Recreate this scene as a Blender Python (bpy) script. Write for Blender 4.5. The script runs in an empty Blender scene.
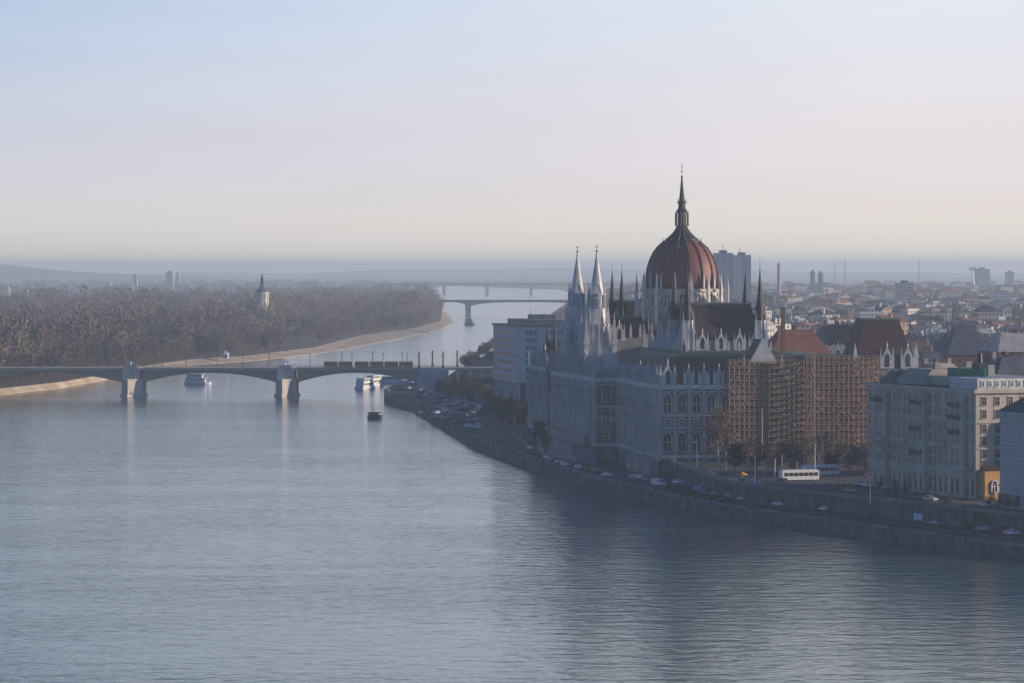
import bpy, math, random
from mathutils import Matrix, Vector
R = math.radians
PI = math.pi
scene = bpy.context.scene
COL = scene.collection
# ------------------------------------------------------------------ camera
HZ = 268.0          # pixel row of the horizon
F = 3600.0          # focal length in pixels
H = 70.0            # camera height above the water
cam = bpy.data.cameras.new('camera'); co = bpy.data.objects.new('camera', cam); COL.objects.link(co)
co.location = (0, 0, H); co.rotation_euler = (R(90), 0, 0)
cam.sensor_width = 36; cam.lens = 36 * F / 1024; cam.shift_y = -(341.5 - HZ) / 1024
cam.clip_start = 1; cam.clip_end = 80000
scene.camera = co
# ------------------------------------------------------------------ light
SUN_AZ, SUN_EL = R(88), R(11)          # azimuth measured from +Y (view direction) towards +X
sd = Vector((math.sin(SUN_AZ) * math.cos(SUN_EL), math.cos(SUN_AZ) * math.cos(SUN_EL), math.sin(SUN_EL)))
sl = bpy.data.lights.new('sun', 'SUN'); so = bpy.data.objects.new('sun', sl); COL.objects.link(so)
so.rotation_euler = sd.to_track_quat('Z', 'Y').to_euler(); so.location = (400, 0, 400)
sl.energy = 5.0; sl.angle = R(0.5); sl.color = (1.0, 0.80, 0.62)
w = bpy.data.worlds.new('World'); scene.world = w; w.use_nodes = True
nt = w.node_tree; nt.nodes.clear()
def N(t, typ, **k):
    n = t.nodes.new(typ)
    for a, b in k.items(): setattr(n, a, b)
    return n
out = N(nt, 'ShaderNodeOutputWorld'); bg = N(nt, 'ShaderNodeBackground'); bg.inputs[1].default_value = 0.1
sky = N(nt, 'ShaderNodeTexSky', sky_type='NISHITA'); sky.sun_disc = False
sky.sun_elevation = SUN_EL; sky.sun_rotation = SUN_AZ; sky.dust_density = 2.0; sky.air_density = 1.2; sky.ozone_density = 1.5
tc = N(nt, 'ShaderNodeTexCoord'); sx = N(nt, 'ShaderNodeSeparateXYZ')
nt.links.new(tc.outputs['Generated'], sx.inputs[0])
# thin high veil: colour by elevation (sin of elevation on z)
rp = N(nt, 'ShaderNodeValToRGB'); rp.color_ramp.interpolation = 'EASE'
SKYSTOPS = [(0.0, (0.99, 0.87, 0.69)), (0.010, (0.91, 0.83, 0.75)), (0.03, (0.86, 0.80, 0.83)), (0.075, (0.80, 0.83, 0.92)), (0.14, (0.84, 0.86, 0.86)), (0.25, (0.10, 0.195, 0.40)), (0.8, (0.02, 0.075, 0.25))]
e = rp.color_ramp.elements
while len(e) < len(SKYSTOPS): e.new(0.5)
for i, (p, c) in enumerate(SKYSTOPS): e[i].position = p; e[i].color = (*c, 1)
nt.links.new(sx.outputs['Z'], rp.inputs[0])
# left (away from the sun) bluer, right paler
mrx = N(nt, 'ShaderNodeMapRange'); mrx.inputs[1].default_value = -0.16; mrx.inputs[2].default_value = 0.10
nt.links.new(sx.outputs['X'], mrx.inputs[0])
mrz = N(nt, 'ShaderNodeMapRange'); mrz.inputs[1].default_value = -0.01; mrz.inputs[2].default_value = 0.07; mrz.inputs[3].default_value = 0.12
nt.links.new(sx.outputs['Z'], mrz.inputs[0])
inv = N(nt, 'ShaderNodeMath', operation='SUBTRACT'); inv.inputs[0].default_value = 1; nt.links.new(mrx.outputs[0], inv.inputs[1])
mlt = N(nt, 'ShaderNodeMath', operation='MULTIPLY'); nt.links.new(inv.outputs[0], mlt.inputs[0]); nt.links.new(mrz.outputs[0], mlt.inputs[1])
mb = N(nt, 'ShaderNodeMixRGB', blend_type='MULTIPLY'); mb.inputs[2].default_value = (0.60, 0.74, 0.90, 1)
nt.links.new(mlt.outputs[0], mb.inputs[0]); nt.links.new(rp.outputs[0], mb.inputs[1])
sc_ = N(nt, 'ShaderNodeVectorMath', operation='SCALE'); sc_.inputs['Scale'].default_value = 9.6
nt.links.new(mb.outputs[0], sc_.inputs[0])
cmap = N(nt, 'ShaderNodeMapping'); cmap.inputs['Scale'].default_value = (3, 3, 42); nt.links.new(tc.outputs['Generated'], cmap.inputs[0])
cno = N(nt, 'ShaderNodeTexNoise'); cno.inputs['Scale'].default_value = 1.6; cno.inputs['Detail'].default_value = 4; nt.links.new(cmap.outputs[0], cno.inputs[0])
cmr = N(nt, 'ShaderNodeMapRange'); cmr.inputs[1].default_value = 0.3; cmr.inputs[2].default_value = 0.7; cmr.inputs[3].default_value = 9.35; cmr.inputs[4].default_value = 9.85
nt.links.new(cno.outputs[0], cmr.inputs[0]); nt.links.new(cmr.outputs[0], sc_.inputs['Scale'])
mx = N(nt, 'ShaderNodeMixRGB'); mx.inputs[0].default_value = 0.88
nt.links.new(sky.outputs[0], mx.inputs[1]); nt.links.new(sc_.outputs[0], mx.inputs[2])
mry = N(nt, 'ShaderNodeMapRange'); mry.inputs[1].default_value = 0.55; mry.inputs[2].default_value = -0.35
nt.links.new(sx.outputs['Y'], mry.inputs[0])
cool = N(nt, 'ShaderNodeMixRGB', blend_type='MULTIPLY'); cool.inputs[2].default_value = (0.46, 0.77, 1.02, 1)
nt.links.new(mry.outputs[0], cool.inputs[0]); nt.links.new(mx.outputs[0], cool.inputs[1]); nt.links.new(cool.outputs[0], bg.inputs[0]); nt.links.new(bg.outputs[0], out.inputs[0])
vs = scene.view_settings; vs.view_transform = 'Standard'; vs.look = 'None'; vs.gamma = 1; vs.exposure = 0.15; vs.use_curve_mapping = False
scene.cycles.volume_bounces = 2; scene.cycles.max_bounces = 6
scene.cycles.volume_step_rate = 4
HAZE_DENS = 1.0e-4; HAZE_TOP = 110.0

# ------------------------------------------------------------------ helpers
def G(px, py, z=0.0):
    """point of the place at height z seen at this row and column of the photograph"""
    Y = (H - z) * F / (py - HZ); return ((px - 512) * Y / F, Y)
def tag(o, label=None, cat=None, group=None, kind=None):
    if label: o['label'] = label
    if cat: o['category'] = cat
    if group: o['group'] = group
    if kind: o['kind'] = kind
    return o
def thing(name, label, cat, loc=(0, 0, 0), rz=0.0, group=None):
    o = bpy.data.objects.new(name, None); COL.objects.link(o); o.location = loc; o.rotation_euler = (0, 0, rz)
    return tag(o, label, cat, group)
def copy_tree(o, parent=None):
    c = o.copy(); COL.objects.link(c)
    if parent: c.parent = parent
    for ch in list(o.children): copy_tree(ch, c)
    return c
MATS = {}
def mat(name, col, rough=0.8, var=0.25, scale=0.6, metal=0.0, spec=0.3, emit=None, rand=0.0, streak=False):
    if name in MATS: return MATS[name]
    m = bpy.data.materials.new(name); m.use_nodes = True; t = m.node_tree; b = t.nodes['Principled BSDF']
    b.inputs['Roughness'].default_value = rough; b.inputs['Metallic'].default_value = metal
    b.inputs['Specular IOR Level'].default_value = spec
    n = N(t, 'ShaderNodeTexNoise'); n.inputs['Scale'].default_value = scale; n.inputs['Detail'].default_value = 5
    g = N(t, 'ShaderNodeNewGeometry'); mp = N(t, 'ShaderNodeMapping')
    if streak: mp.inputs['Scale'].default_value = (1, 1, 0.25)
    t.links.new(g.outputs['Position'], mp.inputs[0]); t.links.new(mp.outputs[0], n.inputs[0])
    r = N(t, 'ShaderNodeMapRange'); r.inputs[1].default_value = 0.3; r.inputs[2].default_value = 0.7
    r.inputs[3].default_value = 1 - var; r.inputs[4].default_value = 1 + var
    t.links.new(n.outputs[0], r.inputs[0])
    v = N(t, 'ShaderNodeVectorMath', operation='SCALE'); v.inputs[0].default_value = col
    last = r.outputs[0]
    if rand:
        oi = N(t, 'ShaderNodeObjectInfo'); r2 = N(t, 'ShaderNodeMapRange'); r2.inputs[3].default_value = 1 - rand; r2.inputs[4].default_value = 1 + rand
        t.links.new(oi.outputs['Random'], r2.inputs[0])
        mm = N(t, 'ShaderNodeMath', operation='MULTIPLY'); t.links.new(last, mm.inputs[0]); t.links.new(r2.outputs[0], mm.inputs[1]); last = mm.outputs[0]
    t.links.new(last, v.inputs['Scale']); t.links.new(v.outputs[0], b.inputs['Base Color'])
    MATS[name] = m; return m
def wallmat(name, col, win=(0.045, 0.05, 0.06), bw=3.2, bh=3.5, frac=0.5):
    """plaster wall whose far-off windows are a regular pattern of dark panes"""
    if name in MATS: return MATS[name]
    m = mat(name, col, 0.85, 0.15, 0.15); t = m.node_tree; b = t.nodes['Principled BSDF']
    base = b.inputs['Base Color'].links[0].from_socket
    g = N(t, 'ShaderNodeTexCoord'); s = N(t, 'ShaderNodeSeparateXYZ'); t.links.new(g.outputs['Object'], s.inputs[0])
    def M(op, a, c):
        q = N(t, 'ShaderNodeMath', operation=op)
        for i, vv in ((0, a), (1, c)):
            if isinstance(vv, (int, float)): q.inputs[i].default_value = vv
            else: t.links.new(vv, q.inputs[i])
        return q.outputs[0]
    hx = M('ADD', s.outputs['X'], s.outputs['Y'])
    fx = M('FRACT', M('DIVIDE', hx, bw), 0); fz = M('FRACT', M('DIVIDE', s.outputs['Z'], bh), 0)
    inx = M('MULTIPLY', M('GREATER_THAN', fx, 0.3), M('LESS_THAN', fx, 0.3 + frac * 0.8))
    inz = M('MULTIPLY', M('GREATER_THAN', fz, 0.25), M('LESS_THAN', fz, 0.25 + frac))
    k = M('MULTIPLY', inx, inz)
    x = N(t, 'ShaderNodeMixRGB'); t.links.new(k, x.inputs[0]); t.links.new(base, x.inputs[1]); x.inputs[2].default_value = (*win, 1)
    t.links.new(x.outputs[0], b.inputs['Base Color']); return m

class MB:
    def __init__(s): s.v = []; s.f = []; s.m = []; s.M = Matrix.Identity(4)
    def add(s, vs, fs, mi=0):
        o = len(s.v); s.v += [tuple(s.M @ Vector(p)) for p in vs]
        s.f += [tuple(i + o for i in f) for f in fs]; s.m += [mi] * len(fs)
    def box(s, x0, x1, y0, y1, z0, z1, mi=0):
        s.add([(x0, y0, z0), (x1, y0, z0), (x1, y1, z0), (x0, y1, z0), (x0, y0, z1), (x1, y0, z1), (x1, y1, z1), (x0, y1, z1)],
              [(0, 3, 2, 1), (4, 5, 6, 7), (0, 1, 5, 4), (1, 2, 6, 5), (2, 3, 7, 6), (3, 0, 4, 7)], mi); return s
    def cbox(s, x, y, w_, d, z0, z1, mi=0): return s.box(x - w_ / 2, x + w_ / 2, y - d / 2, y + d / 2, z0, z1, mi)
    def prism(s, poly, z0, z1, mi=0, mtop=None):
        n = len(poly)
        if sum(poly[i][0] * poly[(i + 1) % n][1] - poly[(i + 1) % n][0] * poly[i][1] for i in range(n)) < 0: poly = poly[::-1]
        vs = [(x, y, z0) for x, y in poly] + [(x, y, z1) for x, y in poly]
        s.add(vs, [(i, (i + 1) % n, (i + 1) % n + n, i + n) for i in range(n)] + [tuple(range(n - 1, -1, -1))], mi)
        s.add(vs[n:], [tuple(range(n))], mi if mtop is None else mtop); return s
    def frus(s, x, y, n, r0, r1, z0, z1, mi=0, rot=0.0, sx_=1, sy_=1):
        vs = []
        for r, z in ((r0, z0), (r1, z1)):
            for i in range(n):
                a = rot + 2 * PI * i / n; vs.append((x + r * math.cos(a) * sx_, y + r * math.sin(a) * sy_, z))
        s.add(vs, [(i, (i + 1) % n, (i + 1) % n + n, i + n) for i in range(n)] + [tuple(range(n - 1, -1, -1)), tuple(range(n, 2 * n))], mi); return s
    def lathe(s, x, y, prof, n=24, mi=0):
        vs = []; fs = []
        for r, z in prof: vs += [(x + r * math.cos(2 * PI * i / n), y + r * math.sin(2 * PI * i / n), z) for i in range(n)]
        for k in range(len(prof) - 1):
            fs += [(k * n + i, k * n + (i + 1) % n, (k + 1) * n + (i + 1) % n, (k + 1) * n + i) for i in range(n)]
        fs += [tuple(range(n - 1, -1, -1)), tuple(range((len(prof) - 1) * n, len(prof) * n))]
        s.add(vs, fs, mi); return s
    def hip(s, x0, x1, y0, y1, z0, z1, inx, iny, mi=0):
        """mansard or hipped roof: the top is the base set in by inx, iny"""
        vs = [(x0, y0, z0), (x1, y0, z0), (x1, y1, z0), (x0, y1, z0), (x0 + inx, y0 + iny, z1), (x1 - inx, y0 + iny, z1), (x1 - inx, y1 - iny, z1), (x0 + inx, y1 - iny, z1)]
        s.add(vs, [(0, 3, 2, 1), (4, 5, 6, 7), (0, 1, 5, 4), (1, 2, 6, 5), (2, 3, 7, 6), (3, 0, 4, 7)], mi); return s
    def gable(s, x0, x1, y0, y1, z0, z1, mi=0, axis='x'):
        if axis == 'x':
            ym = (y0 + y1) / 2; vs = [(x0, y0, z0), (x1, y0, z0), (x1, y1, z0), (x0, y1, z0), (x0, ym, z1), (x1, ym, z1)]
            s.add(vs, [(0, 3, 2, 1), (0, 1, 5, 4), (2, 3, 4, 5), (1, 2, 5), (3, 0, 4)], mi)
        else:
            xm = (x0 + x1) / 2; vs = [(x0, y0, z0), (x1, y0, z0), (x1, y1, z0), (x0, y1, z0), (xm, y0, z1), (xm, y1, z1)]
            s.add(vs, [(0, 3, 2, 1), (1, 2, 5, 4), (3, 0, 4, 5), (0, 1, 4), (2, 3, 5)], mi)
        return s
    def bar(s, p, q, r=0.1, n=4, mi=0, r1=None):
        p = Vector(p); q = Vector(q); d = (q - p)
        if d.length < 1e-6: return s
        r1 = r if r1 is None else r1; z = d.normalized(); a = z.orthogonal().normalized(); b = z.cross(a)
        vs = []
        for c, rr in ((p, r), (q, r1)):
            for i in range(n):
                t = 2 * PI * (i + .5) / n; vs.append(tuple(c + (a * math.cos(t) + b * math.sin(t)) * rr))
        s.add(vs, [(i, (i + 1) % n, (i + 1) % n + n, i + n) for i in range(n)] + [tuple(range(n - 1, -1, -1)), tuple(range(n, 2 * n))], mi); return s
    def mesh(s, name, mats):
        me = bpy.data.meshes.new(name); me.from_pydata(s.v, [], s.f)
        for m in (mats if isinstance(mats, (list, tuple)) else [mats]): me.materials.append(m)
        me.polygons.foreach_set('material_index', s.m); me.update(); return me
    def build(s, name, mats, parent=None, loc=(0, 0, 0), smooth=False):
        me = s.mesh(name, mats)
        if smooth: me.polygons.foreach_set('use_smooth', [True] * len(me.polygons))
        o = bpy.data.objects.new(name, me); COL.objects.link(o); o.location = loc
        if parent: o.parent = parent
        return o
class Pool:
    """copies of one part; beyond the cap they go into one stuff part"""
    def __init__(s, name, mb, mats, parent, cap=100):
        s.name = name; s.mb = mb; s.mats = mats; s.parent = parent; s.cap = cap; s.n = 0; s.me = None; s.rest = MB()
    def at(s, x, y, z, rz=0.0, sc=(1, 1, 1)):
        if s.n < s.cap:
            if s.me is None: s.me = s.mb.mesh(s.name, s.mats)
            o = bpy.data.objects.new(s.name, s.me); COL.objects.link(o); o.parent = s.parent
            o.location = (x, y, z); o.rotation_euler = (0, 0, rz); o.scale = sc; s.n += 1; return o
        M = Matrix.Translation((x, y, z)) @ Matrix.Rotation(rz, 4, 'Z') @ Matrix.Diagonal((*sc, 1))
        b = len(s.rest.v); s.rest.v += [tuple(M @ Vector(p)) for p in s.mb.v]
        s.rest.f += [tuple(i + b for i in f) for f in s.mb.f]; s.rest.m += s.mb.m
    def done(s):
        if s.rest.v: tag(s.rest.build(s.name, s.mats, s.parent), kind='stuff')
def struct(name, mb_, mats): return tag(mb_.build(name, mats), kind='structure')

# ------------------------------------------------------------------ materials
stone = mat('pale_stone', (0.31, 0.30, 0.285), 0.85, 0.28, 0.35, streak=True)
stone_d = mat('weathered_stone', (0.27, 0.26, 0.245), 0.85, 0.3, 0.3, streak=True)
glass = mat('window_glass', (0.03, 0.035, 0.045), 0.15, 0.3, 0.8, spec=0.6)
redroof = mat('dark_red_tile', (0.072, 0.033, 0.036), 0.6, 0.25, 0.8)
domemat = mat('dome_copper_red', (0.185, 0.064, 0.055), 0.55, 0.2, 0.9, streak=True)
ribmat = mat('rib_dark', (0.075, 0.05, 0.05), 0.5, 0.2, 1.0)
stone_w = mat('white_carved_stone', (0.60, 0.58, 0.54), 0.8, 0.2, 0.5)
slate = mat('slate_dark', (0.024, 0.028, 0.036), 0.5, 0.3, 0.8)
verdigris = mat('green_copper', (0.10, 0.155, 0.12), 0.7, 0.2, 0.5)
flatroof = mat('flat_roof', (0.08, 0.08, 0.08), 0.9, 0.3, 0.1)
asphalt = mat('asphalt', (0.055, 0.056, 0.06), 0.9, 0.35, 0.08)
quaystone = mat('quay_stone', (0.12, 0.118, 0.11), 0.9, 0.5, 0.25)
paving = mat('pale_paving', (0.20, 0.19, 0.175), 0.9, 0.25, 0.2)
whitep = mat('white_paint', (0.75, 0.75, 0.74), 0.5, 0.05, 1.0)
dark = mat('dark_metal', (0.03, 0.032, 0.035), 0.5, 0.2, 1.0, metal=0.3)

# ------------------------------------------------------------------ water
def water_mat():
    m = bpy.data.materials.new('river_water'); m.use_nodes = True; t = m.node_tree; b = t.nodes['Principled BSDF']
    b.inputs['Base Color'].default_value = (0.045, 0.095, 0.10, 1); b.inputs['Roughness'].default_value = 0.09
    b.inputs['IOR'].default_value = 1.333; b.inputs['Specular IOR Level'].default_value = 0.5
    g = N(t, 'ShaderNodeNewGeometry')
    def noise(sc, sy, det, dist=0.0):
        mp = N(t, 'ShaderNodeMapping'); mp.inputs['Scale'].default_value = (sc, sc * sy, sc); t.links.new(g.outputs['Position'], mp.inputs[0])
        n = N(t, 'ShaderNodeTexNoise'); n.inputs['Scale'].default_value = 1; n.inputs['Detail'].default_value = det; n.inputs['Distortion'].default_value = dist
        t.links.new(mp.outputs[0], n.inputs[0]); return n.outputs[0]
    a = noise(0.10, 1.6, 3, .4); c = noise(0.35, 1.3, 4, 0.4); patch = noise(0.004, 2.2, 5, 2.0)
    ad = N(t, 'ShaderNodeMath', operation='MULTIPLY_ADD'); t.links.new(a, ad.inputs[0]); ad.inputs[1].default_value = 2.3; t.links.new(c, ad.inputs[2])
    pr = N(t, 'ShaderNodeMapRange'); pr.inputs[1].default_value = 0.35; pr.inputs[2].default_value = 0.7; pr.inputs[3].default_value = 0.6; pr.inputs[4].default_value = 1.2
    t.links.new(patch, pr.inputs[0])
    bp = N(t, 'ShaderNodeBump'); bp.inputs['Distance'].default_value = 0.19; t.links.new(pr.outputs[0], bp.inputs['Strength'])
    t.links.new(ad.outputs[0], bp.inputs['Height']); t.links.new(bp.outputs[0], b.inputs['Normal'])
    return m
wm = MB(); wm.add([(-9000, -250, 0), (9000, -250, 0), (9000, 29500, 0), (-9000, 29500, 0)], [(0, 1, 2, 3)])
struct('river_water', wm, water_mat())

# ------------------------------------------------------------------ land
farland = mat('far_land', (0.10, 0.095, 0.085), 0.95, 0.35, 0.004)
cityground = mat('city_ground', (0.075, 0.075, 0.078), 0.95, 0.3, 0.02)
grass = mat('winter_grass', (0.085, 0.095, 0.045), 0.95, 0.3, 0.06)
sand = mat('sandy_bank', (0.42, 0.34, 0.24), 0.95, 0.3, 0.05)
woodfloor = mat('wood_floor', (0.085, 0.065, 0.05), 0.95, 0.4, 0.02)
EDGE = [(1024, 547), (975, 542), (900, 531), (840, 523), (760, 512), (700, 503), (640, 490), (600, 481), (560, 470), (520, 457.5), (473, 440)]
edge = [(1500, 300), (420, 600), (190, 800)] + [G(x, y, 3) for x, y in EDGE]
north = [G(x, y, 3) for x, y in [(415, 405.5), (392, 399.5), (384, 395), (384, 389.5), (394, 385), (412, 382.5), (440, 381)]]
shore_n = [G(x, y, 3) for x, y in [(455, 371), (497, 349), (530, 329), (555, 311), (572, 299.5), (576, 293), (560, 288.5)]]
eastpoly = edge + north + shore_n + [(-300, 14500), (-9000, 14600), (-9000, 29000), (9000, 29000), (9000, 300)]
struct('lower_quay', MB().prism(eastpoly, -1, 3.0, 0, 1), [quaystone, asphalt])
UP = [(1100, 525), (1024, 516), (940, 507), (840, 496.5), (750, 487), (714, 478)]
C0 = Vector((47.8, 1162.0)); PA = math.atan2(.1685, .9857)
def PL(a, b): return (C0.x + .9857 * a - .1685 * b, C0.y + .1685 * a + .9857 * b)
up = [(1500, 420), (430, 690), (200, 845)] + [G(x, y, 7.5) for x, y in UP] + [PL(3, -3), PL(6, 6), PL(6, 236), (40, 1460), (20, 1600), (-6, 1700), (-25, 1880), (-30, 1960), (-12, 2300), (20, 2900), (60, 4000), (110, 5600), (200, 8000), (260, 13000), (-300, 15000), (-8900, 15200), (-8900, 28900), (8900, 28900), (8900, 420)]
struct('upper_ground', MB().prism(up, 2.0, 7.5, 0, 1), [quaystone, cityground])
# kerbed stone strip along the river edge and the parapet of the upper road
def strip(pts, w0, w1, z0, z1, mb):
    for (x0, y0), (x1, y1) in zip(pts[:-1], pts[1:]):
        d = Vector((x1 - x0, y1 - y0)).normalized(); n = Vector((-d.y, d.x))
        mb.prism([(x0 + n.x * w0, y0 + n.y * w0), (x1 + n.x * w0, y1 + n.y * w0), (x1 + n.x * w1, y1 + n.y * w1), (x0 + n.x * w1, y0 + n.y * w1)], z0, z1)
    return mb
inner = edge[2:]
struct('quay_edge_kerb', strip(inner, -0.9, -0.02, 2.9, 3.25, MB()), mat('kerb_stone', (0.14, 0.135, 0.125), 0.9, 0.4, 0.4))
struct('quay_promenade', strip(inner, -5.5, -0.92, 2.9, 3.12, MB()), mat('promenade', (0.18, 0.175, 0.165), 0.9, 0.3, 0.15))
upl = [(200, 845)] + [G(x, y, 7.5) for x, y in UP] + [PL(3, -3)]
par = strip(upl, 0.0, 0.5, 7.4, 8.5, MB()).build('parapet_wall', paving); tag(par, 'long low stone parapet along the top of the upper road retaining wall', 'wall')
pm = MB(); pm.box(-.4, .4, -.2, .1, 0, 4.35); pm.box(-.5, .5, -.3, .2, 4.35, 4.6)
pme = None; pi_ = 0
for (x0, y0), (x1, y1) in zip(upl[:-1], upl[1:]):
    L = math.hypot(x1 - x0, y1 - y0); k = 4.0
    while k < L:
        t = k / L; p_ = (x0 + (x1 - x0) * t, y0 + (y1 - y0) * t)
        if pme is None: pme = pm.mesh('wall_pilaster', quaystone)
        o = bpy.data.objects.new('wall_pilaster', pme); COL.objects.link(o); o.parent = par; o.location = (p_[0], p_[1], 3.0); o.rotation_euler = (0, 0, math.atan2(y1 - y0, x1 - x0) + PI * 1); k += 9
roadmark = MB()
base = inner[1:10]
for off in (-13.5,):
    for (x0, y0), (x1, y1) in zip(base[:-1], base[1:]):
        L = math.hypot(x1 - x0, y1 - y0); d = ((x1 - x0) / L, (y1 - y0) / L); n = (-d[1] * off, d[0] * off)
        k = 0.0
        while k < L - 3:
            p = (x0 + d[0] * k + n[0], y0 + d[1] * k + n[1])
            q = (p[0] + d[0] * 3, p[1] + d[1] * 3)
            roadmark.add([(p[0] - d[1] * .1, p[1] + d[0] * .1, 3.006), (p[0] + d[1] * .1, p[1] - d[0] * .1, 3.006), (q[0] + d[1] * .1, q[1] - d[0] * .1, 3.006), (q[0] - d[1] * .1, q[1] + d[0] * .1, 3.006)], [(0, 1, 2, 3)])
            k += 9
struct('lane_markings', roadmark, whitep)
# island
isl = [G(x, y, 1.0) for x, y in [(-60, 402), (0, 393), (60, 386.5), (100, 379.5), (130, 373), (160, 368.5), (200, 363), (260, 359), (330, 350.5), (400, 337.5), (440, 329), (453, 322), (448, 313), (430, 302)]]
isl_back = [(-257, 7400), (-533, 6500), (-815, 6000), (-1100, 5200), (-800, 3000), (-450, 2100)]
struct('island_base', MB().prism(isl + isl_back, -1, 0.25), sand)
cx, cy = -480, 3600
def shrink(p, k, toward=None):
    v = Vector((cx - p[0], cy - p[1])); v.normalize(); return (p[0] + v.x * k, p[1] + v.y * k)
isl_in = [shrink(p, 16 if p[1] < 2400 else (32 if p[1] < 3300 else 40)) for p in isl + isl_back]
struct('island_ground', MB().prism(isl_in, 0.5, 3.0), woodfloor)
bk = MB(); npt = len(isl + isl_back)
for i in range(npt):
    (xa, ya), (xb, yb) = (isl + isl_back)[i], (isl + isl_back)[(i + 1) % npt]; (xc, yc), (xd, yd) = isl_in[(i + 1) % npt], isl_in[i]
    bk.add([(xa, ya, .26), (xb, yb, .26), (xc, yc, 3.01), (xd, yd, 3.01)], [(0, 1, 2, 3)])
struct('island_bank', bk, sand)
# park lawns beside the building
lawn = MB().prism([PL(6, -40), PL(46, -34), PL(48, -14), PL(8, -18)], 7.5, 7.62)
struct('park_lawn', lawn, grass)
# west bank behind the island and far hills
west = [(-9000, 7600), (-1500, 7750), (-900, 8300), (-500, 10500), (-270, 12500), (-250, 14480), (-8990, 14480)]
struct('west_bank', MB().prism(west, -1, 3.1), farland)
hills = MB()
def ridge(x0, x1, y, h0, hf, step=150, depth=1600):
    n = int((x1 - x0) / step); vs = []; fs = []
    for i in range(n + 1):
        x = x0 + (x1 - x0) * i / n; h = hf(x)
        vs += [(x, y - depth, 4), (x, y - depth * .4, 4 + h * .6), (x, y, 4 + h), (x, y + depth, 4)]
    for i in range(n):
        for k in range(3): fs.append((4 * i + k, 4 * i + 4 + k, 4 * i + 5 + k, 4 * i + 1 + k))
    hills.add(vs, fs)
ridge(-4500, -800, 17000, 0, lambda x: 108 * max(0, min(1, (-1100 - x) / 1500)) * (0.85 + .15 * math.sin(x * .004)))
ridge(-6000, 6500, 26000, 0, lambda x: 46 + 16 * math.sin(x * .0011 + 1) + 6 * math.sin(x * .005))
struct('hills', hills, farland)

# ------------------------------------------------------------------ parliament
P = thing('parliament_building', 'huge neo-gothic riverside building of pale stone with ribbed dark red dome and many spires', 'building', (C0.x, C0.y, 7.5), PA)
Z = 7.5
def pmb():
    m = MB(); m.M = Matrix.Translation((0, 0, -Z)); return m
outline = [(0, 0), (86, 0), (86, 24), (72, 24), (72, 242), (0, 242), (0, 205), (2, 205), (2, 162), (-5.8, 162), (-5.8, 80), (2, 80), (2, 40), (0, 40)]
m = pmb(); m.prism(outline, 2.5, 31.2, 0, 1); m.build('wall', [mat('sooty_recess_stone', (0.17, 0.168, 0.165), 0.9, 0.4, 0.3, streak=True), flatroof], P)  # sooty stone, darkened further to paint deep recesses between the pale buttresses
m = pmb()   # cornice band and string courses around the outline, proud of the wall
def course(m, pts, z0, z1, d):
    n = len(pts)
    for i in range(n):
        (x0, y0), (x1, y1) = pts[i], pts[(i + 1) % n]
        dv = Vector((x1 - x0, y1 - y0)).normalized(); nn = Vector((dv.y, -dv.x))
        m.prism([(x0 - dv.x * .0, y0), (x1, y1), (x1 + nn.x * d + dv.x * d * .98, y1 + nn.y * d + dv.y * d * .98), (x0 + nn.x * d - dv.x * d * .98, y0 + nn.y * d - dv.y * d * .98)], z0, z1)
for z0, z1, d in ((30.8, 32.3, .55), (29.8, 30.1, .25), (22.0, 22.6, .3), (21.0, 21.2, .2), (18.0, 18.5, .3), (17.2, 17.4, .2), (8.6, 9.6, .5)): course(m, outline, z0, z1, d)
m.build('cornice', stone_w, P)
# roofs of the ranges
def roofpart(args, ridge_=True, topm=True, name='roof', mt=None):
    m = pmb(); m.hip(*args)
    x0, x1, y0, y1, z0, z1, ix, iy = args
    o = m.build(name, mt or redroof, P)
    if topm:
        q = pmb(); q.box(x0 + ix - .25, x1 - ix + .25, y0 + iy - .25, y1 - iy + .25, z1 - .15, z1 + .45); r_ = q.build('ridge_crest', verdigris, None); r_.parent = o
    return o
roofpart((1.2, 71, 1.2, 18.5, 31.2, 41.2, 3.2, 3.2))
roofpart((3.2, 17, 19, 79, 31.2, 39.0, 4.0, 4.0))
roofpart((3.2, 17, 163, 204, 31.2, 39.0, 4.0, 4.0))
roofpart((1.2, 18, 206, 240.8, 31.2, 42.0, 4.5, 5.0))
roofpart((52, 70, 26, 240, 31.2, 40.5, 4.5, 5.0))
roofpart((-4.3, 14, 143.5, 160.5, 33.8, 41, 5, 5))
m = pmb(); m.prism([(-5.4, 80.4), (16, 80.4), (16, 161.6), (-5.4, 161.6)], 31.25, 33.9); m.build('parapet', stone, P)
# southeast pavilion with steep truncated roof
m = pmb(); m.box(65.2, 86.3, 1.5, 23.6, 31.25, 37.2); m.build('attic_wall', stone_d, P)
roofpart((65.4, 86.2, 1.6, 23.4, 37.2, 53.0, 4.6, 5.2))
m = pmb(); m.box(66.6, 85, 2.0, 2.6, 46.6, 47.3); m.M = m.M
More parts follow.
